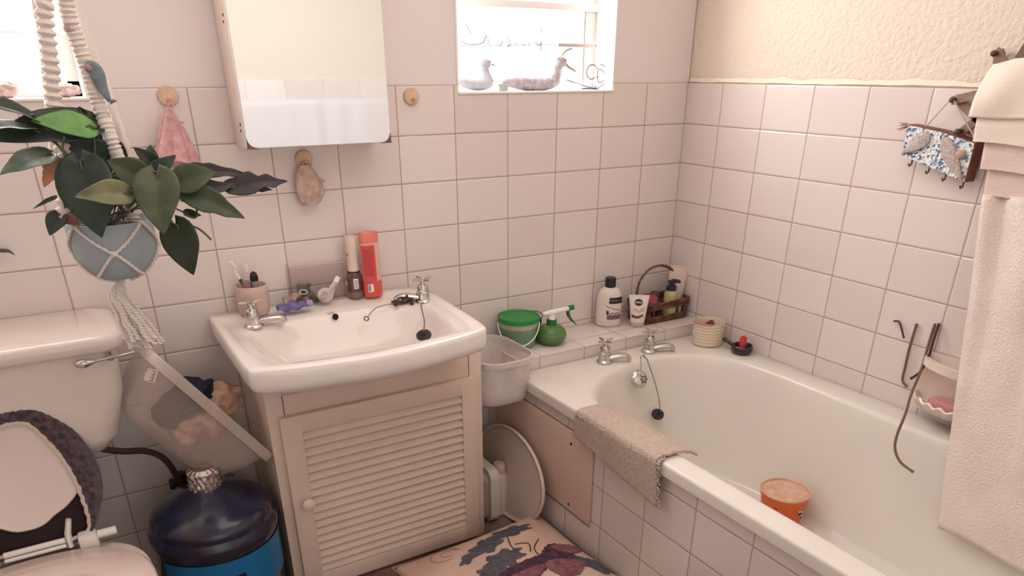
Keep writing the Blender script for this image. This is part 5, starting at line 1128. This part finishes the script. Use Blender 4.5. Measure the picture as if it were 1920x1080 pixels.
# towels
TW = mat('cream_towel', (236, 220, 206), .95, bump=.5, bscale=260, bdist=.003, sheen=.2, var=.08, vscale=10)
TW2 = mat('pink_cream_towel', (228, 205, 194), .95, bump=.5, bscale=240, bdist=.003, var=.08, vscale=10)
TER = mat('cream_terry', (240, 226, 214), .95, bump=.8, bscale=190, bdist=.005, sheen=.3, var_rgb=(232, 212, 202), vscale=7)
def towel(name, label, x, y0, y1, zt, zb_, m_, fold=.006, fr=40, slant=0, mat_amp=.0, th=.012, xo=0, gather=0):
    mb = MB()
    def f(u, v):
        y = y0 + (y1 - y0) * u - slant * v; z = zt + (zb_ - zt) * v
        g = gather * (1 - v) ** 2
        xx = x - xo * v - fold * math.sin(u * fr + 2.2 * v + 1.5 * noise.noise(Vector((u * 4, v * 3, x)))) * (.5 + .5 * v) - g * .022 * math.sin(u * 46 + 3 * noise.noise(Vector((u * 6, v * 2, 0))))
        return Vector((xx, y, z + .004 * math.sin(u * 9 + v)))
    mb.grid(90, 60, f); return tag(mb.build(name, m_, angle=180, solid=th, soff=0), label, 'towel', None)
towel('bath_towel', 'long cream terry towel hanging over the bath at the right frame edge', -.085, -1.095, -1.62, 1.085, .292, TER, .004, 16, .165, th=.014, xo=.085, gather=.6)
towel('hand_towel', 'pinkish towel, lowest of the folded layers above the long terry towel', -.092, -1.085, -1.55, 1.20, 1.080, TW2, .003, 9, .012)
towel('hand_towel', 'pinkish-cream towel layer, third down in the stack on the rack', -.108, -1.070, -1.55, 1.26, 1.136, TW2, .003, 8, .012)
towel('hand_towel', 'cream towel layer with a straight hem, second down in the stack', -.124, -1.048, -1.55, 1.30, 1.192, TW, .003, 7, .010)
mb = MB()
def tf_(u, v):
    a = -.2 + 1.2 * u; z = 1.345 - .097 * v; y = -1.062 - .5 * u + (.024 * v if u < .02 else .022 * v * max(0, 1 - u * 3)); bul = .020 * math.sin(PI * min(1, v * 1.0)) * math.exp(-((u - .08) / .09) ** 2)
    return Vector((-.132 - bul, y, z + .012 * math.exp(-((u - .12) / .08) ** 2) * (1 - v)))
mb.grid(60, 24, tf_); tag(mb.build('folded_towel', mat('off_white_towel', (240, 226, 212), .9, bump=.4, bscale=240), angle=180, solid=.016, soff=0), 'off-white folded towel, topmost on the peg rack', 'towel')
# leather thongs
TH1 = mat('tan_brown_cord', (122, 98, 76), .7); TH2 = mat('dark_brown_cord', (74, 48, 48), .6)
for pts, m_, lb, r in (([(-0.006, -0.907, 0.721), (-0.008, -0.923, 0.724), (-0.010, -0.935, 0.710), (-0.010, -0.948, 0.687)], TH2, 'short curled dark cord, leftmost of those on the right wall', .0026), ([(-0.006, -0.972, 0.731), (-0.010, -0.972, 0.667), (-0.010, -0.974, 0.606), (-0.010, -0.976, 0.571), (-0.012, -0.992, 0.558)], TH1, 'tan cord with a curled end, second from the left', .0036), ([(-0.006, -1.030, 0.748), (-0.018, -1.034, 0.702), (-0.020, -1.034, 0.654), (-0.020, -1.022, 0.611), (-0.020, -1.005, 0.588)], TH2, 'dark brown cord crossing in front of the longest one', .0036), ([(-0.006, -1.020, 0.744), (-0.010, -1.020, 0.689), (-0.030, -1.030, 0.628), (-0.080, -1.048, 0.568), (-0.130, -1.074, 0.535), (-0.150, -1.078, 0.479), (-0.160, -1.088, 0.443), (-0.165, -1.114, 0.417), (-0.165, -1.151, 0.406)], TH1, 'longest brown cord, curling down into the bath', .0036)):
    Q = spline(pts, 6); mb = MB(); mb.tube(Q, [r * (1 if i < len(Q) - 3 else .9) for i in range(len(Q))], 8); mb.ball(Q[-1], (r * 1.25,) * 3, 10, 8); o = tag(mb.build('leather_cord', m_), lb, 'cord')
# soap dish
sd_ = thing('soap_dish', 'white ceramic wall soap dish beside the long towel', 'soap dish', (0, -1.12, .50))
SDM = mat('soap_dish_ceramic', (232, 212, 198), .2, coat=.2)
mb = MB()
yo0, yo1 = -1.255, -1.020
mb.prism([(0, yo1, .520), (0, yo1 + .004, .655), (0, yo1 - .02, .672), (0, yo0, .672), (0, yo0, .505), (0, yo1 - .015, .508)], (-.010, 0, 0))
def shelf(z, d, ring, th):
    o = [( -.008 - d * (math.sin(PI * i / 30) ** .5), yo1 + (yo0 - yo1) * i / 30, z) for i in range(31)]; i_ = [(-.008 - (d - ring) * (math.sin(PI * i / 30) ** .5), yo1 - ring * .8 + (yo0 - yo1 + ring * 1.6) * i / 30, z) for i in range(31)]
    mb.loops([[(x, y, zz - th) for x, y, zz in i_], [(x, y, zz - th) for x, y, zz in o], o, i_, [(x, y, zz - th) for x, y, zz in i_]], closed=False)
shelf(.660, .060, .016, .020); mb.build('back_and_ring', SDM, sd_, angle=50)
mb = MB(); mb.loops([[(-.006 - d * (math.sin(PI * i / 30) ** .5), yo1 - s_ + (yo0 - yo1 + 2 * s_) * i / 30, z + .004 * math.sin(i * 1.4) * w_) for i in range(31)] for d, s_, z, w_ in ((.03, .03, .522, 0), (.075, .008, .535, .2), (.084, 0, .556, 1), (.080, .003, .560, 1), (.066, .012, .548, 0), (.02, .04, .542, 0))], cap0=True, cap1=True, closed=True); mb.build('tray', SDM, sd_, angle=60)
mb = MB(); mb.loops([[(-.044 + .026 * s_ * math.cos(a), -1.140 + .062 * s_ * math.sin(a), z) for a in [2 * PI * i / 32 for i in range(32)]] for s_, z in ((.8, .5445), (1, .550), (1, .562), (.85, .570), (.4, .573))], cap0=True, cap1=True); tag(mb.build('pink_soap', mat('pink_soap', (196, 140, 140), .4, sss=.2)), 'flat bar of dusty pink soap in the wall dish', 'soap')

# ================================================================ WINDOW SILLS
SY = .045
DK1 = mat('blue_grey_painted_wood', (188, 190, 204), .6, var_rgb=(206, 208, 218), vscale=40); DK2 = mat('weathered_grey_wood', (208, 200, 202), .7, var_rgb=(168, 160, 168), vscale=90, bump=.3, bscale=150)  # duck colours lightened to carry the window glare
BILL = mat('grey_bill', (118, 104, 106), .5)
SZ = 1.2818
t = thing('wooden_duck', 'small blue-grey wooden duck at the left end of the window sill', 'duck ornament', (-.79, SY, SZ))
mb = MB(); P = spline([(-.855, SY, SZ + .030), (-.83, SY, SZ + .024), (-.79, SY, SZ + .018), (-.76, SY, SZ + .017), (-.735, SY, SZ + .016)], 8); n = len(P); mb.tube(P, [max(.002, .0168 * math.sin(PI * min(.96, .10 + .9 * i / n)) ** .6) for i in range(n)], 20, flat=(1.0, 1.35))
P = spline([(-.748, SY, SZ + .020), (-.757, SY, SZ + .042), (-.762, SY, SZ + .058), (-.760, SY, SZ + .072)], 5); mb.tube(P, [.019 - .0045 * min(1, i / 6) for i in range(len(P))], 16); mb.ball((-.760, SY, SZ + .072), (.021, .0165, .0165)); mb.build('duck_body', DK1, t, angle=60)
mb = MB(); mb.tube([(-.745, SY, SZ + .072), (-.733, SY, SZ + .068), (-.722, SY, SZ + .066)], [.0065, .005, .002], 10, flat=(.5, 1)); mb.build('bill', BILL, t)
mb = MB(); mb.ball((-.752, SY - .0150, SZ + .077), (.0022, .0015, .0018), 8, 6); mb.build('eye', BLK, t)
t = thing('wooden_duck', 'larger speckled grey wooden duck with a raised head on the sill', 'duck ornament', (-.60, SY, SZ))
mb = MB(); P = spline([(-.705, SY, SZ + .022), (-.675, SY, SZ + .024), (-.62, SY, SZ + .020), (-.56, SY, SZ + .019), (-.52, SY, SZ + .024), (-.505, SY, SZ + .030)], 8); n = len(P); mb.tube(P, [.002 + .019 * math.sin(PI * min(.90, .02 + .9 * (i / n) ** .9)) ** .8 for i in range(n)], 22, flat=(1.0, 1.3))
P = spline([(-.530, SY, SZ + .022), (-.515, SY, SZ + .040), (-.510, SY, SZ + .060), (-.500, SY, SZ + .078)], 6); mb.tube(P, [.021, .021, .0205, .020, .0195, .019, .0185, .018, .0175, .017, .017, .0165, .0165, .016, .016, .016, .016, .016, .016][:len(P)], 16); mb.ball((-.497, SY, SZ + .078), (.023, .016, .0165), mtx=Matrix.Rotation(.35, 4, 'Y')); mb.build('duck_body', DK2, t, angle=60)
mb = MB(); mb.tube([(-.484, SY, SZ + .074), (-.465, SY, SZ + .062), (-.440, SY, SZ + .052), (-.432, SY, SZ + .050)], [.008, .006, .004, .0015], 10, flat=(.6, 1)); mb.build('bill', BILL, t)
mb = MB(); mb.ball((-.487, SY - .0145, SZ + .082), (.0025, .0015, .002), 8, 6); mb.build('eye', BLK, t)
mb = MB(); mb.box(-.722, -.690, SY - .016, SY + .010, SZ, SZ + .017, .002); mb.box(-.724, -.688, SY - .018, SY + .012, SZ + .015, SZ + .0195, .001); tag(mb.build('small_tin', mat('pale_tin', (186, 190, 184), .4, metal=.2)), 'tiny pale tin on the sill between the two ducks', 'tin')
WIR = mat('grey_wire', (104, 96, 102), .5, metal=.3)
t = thing('scroll_ornament', 'curled grey wire scroll ornament at the right end of the sill', 'ornament', (-.36, SY, SZ))
def spiral(c, r0, r1, a0, a1, n=40): return [(c[0] + (r0 + (r1 - r0) * i / n) * math.cos(a0 + (a1 - a0) * i / n), SY, c[1] + (r0 + (r1 - r0) * i / n) * math.sin(a0 + (a1 - a0) * i / n)) for i in range(n + 1)]
for P in (spiral((-.375, SZ + .048), .024, .018, -.6, 5.4), spiral((-.342, SZ + .034), .008, .024, 2.6, 8.2), spline([(-.47, SY, SZ + .028), (-.43, SY, SZ + .018), (-.39, SY, SZ + .008), (-.352, SY, SZ + .004), (-.325, SY, SZ + .016)], 6), spline([(-.345, SY, SZ + .072), (-.33, SY, SZ + .068), (-.322, SY, SZ + .058)], 6), spline([(-.49, SY, SZ + .094), (-.478, SY, SZ + .106), (-.455, SY, SZ + .113)], 5)):
    mb = MB(); mb.tube(P, .0016, 6); mb.build('wire_curl', WIR, t)
mb = MB(); mb.tube([(-.36, SY, SZ), (-.358, SY, SZ + .012)], .0016, 6); mb.box(-.372, -.346, SY - .008, SY + .008, SZ, SZ + .002); mb.build('foot', WIR, t)
# wire sign hanging at the pane
t = thing('wire_sign', 'faint pale wire scroll sign strung across the right window pane', 'sign', (-.65, .085, 1.40))
PW = mat('pale_wire', (120, 116, 122), .5)
for P in ([(-0.797, 0.090, 1.456), (-0.787, 0.090, 1.441), (-0.779, 0.090, 1.429)], [(-0.812, 0.090, 1.409), (-0.788, 0.090, 1.402), (-0.762, 0.090, 1.403), (-0.739, 0.090, 1.408), (-0.728, 0.090, 1.426), (-0.718, 0.090, 1.402)], [(-0.696, 0.090, 1.411), (-0.683, 0.090, 1.400), (-0.674, 0.090, 1.412)], [(-0.658, 0.090, 1.428), (-0.647, 0.090, 1.409), (-0.658, 0.090, 1.399), (-0.641, 0.090, 1.403)], [(-0.630, 0.090, 1.410), (-0.624, 0.090, 1.401)], [(-0.609, 0.090, 1.409), (-0.596, 0.090, 1.401)], [(-0.585, 0.090, 1.412), (-0.579, 0.090, 1.401)], [(-0.560, 0.090, 1.413), (-0.548, 0.090, 1.402), (-0.537, 0.090, 1.410), (-0.540, 0.090, 1.389)], [(-0.542, 0.090, 1.449), (-0.536, 0.090, 1.436)]):
    mb = MB(); mb.tube(spline(P, 5), .0017, 5); mb.build('wire_stroke', PW, t)
mb = MB(); mb.tube([(-0.816, 0.090, 1.397), (-0.468, 0.090, 1.407)], .0007, 5); mb.build('support_wire', PW, t)
mb = MB(); a = Vector((-0.499, 0.060, 1.405)); b = Vector((-0.354, 0.060, 1.408)); mb.box(a.x, b.x, .055, .062, 1.399, 1.409, .001); mb.box(b.x - .004, b.x + .001, .053, .064, 1.397, 1.413, .001)
tag(mb.build('window_stay', mat('stay_metal', (206, 194, 188), .4, metal=.3)), 'pale window stay bar at the right side of the right window', 'window stay')
# left sill ornaments
SHL = mat('pinkish_shell', (224, 196, 190), .6, var_rgb=(170, 150, 148), vscale=70, bump=.6, bscale=120)
for c, r, lb in (((-1.958, .04, 1.298), (.030, .018, .017), 'pale shell at the far left of the left window sill'), ((-1.838, .04, 1.296), (.028, .018, .014), 'knobbly pinkish shell behind the rope on the left sill')):
    mb = MB(); tb_ = bmesh.new(); bmesh.ops.create_icosphere(tb_, subdivisions=4, radius=1)
    for v in tb_.verts: f = 1 + .22 * noise.noise(v.co * 2.2 + Vector(c) * 9) + .06 * math.sin(v.co.x * 18); v.co = Vector(c) + Vector((v.co.x * r[0] * f, v.co.y * r[1] * f, v.co.z * r[2] * f))
    mb._join(tb_); tag(mb.build('sea_shell', SHL, angle=180), lb, 'shell')
# curtain on the wall behind the camera, seen in the mirror
mb = MB(); mb.grid(200, 30, lambda u, v: Vector((-1.30 + 1.15 * u, YF + .026 + .015 * math.sin(u * 60) * (.4 + .6 * v) * math.exp(-((u - .47) / .16) ** 2) + .003 * math.sin(u * 31), 1.218 - .85 * v)))
ct_ = tag(mb.build('white_curtain', mat('white_cotton', (238, 238, 242), .9, bump=.2), angle=180, solid=.002), 'white curtain panel reflected in the mirror cabinet door', 'curtain')
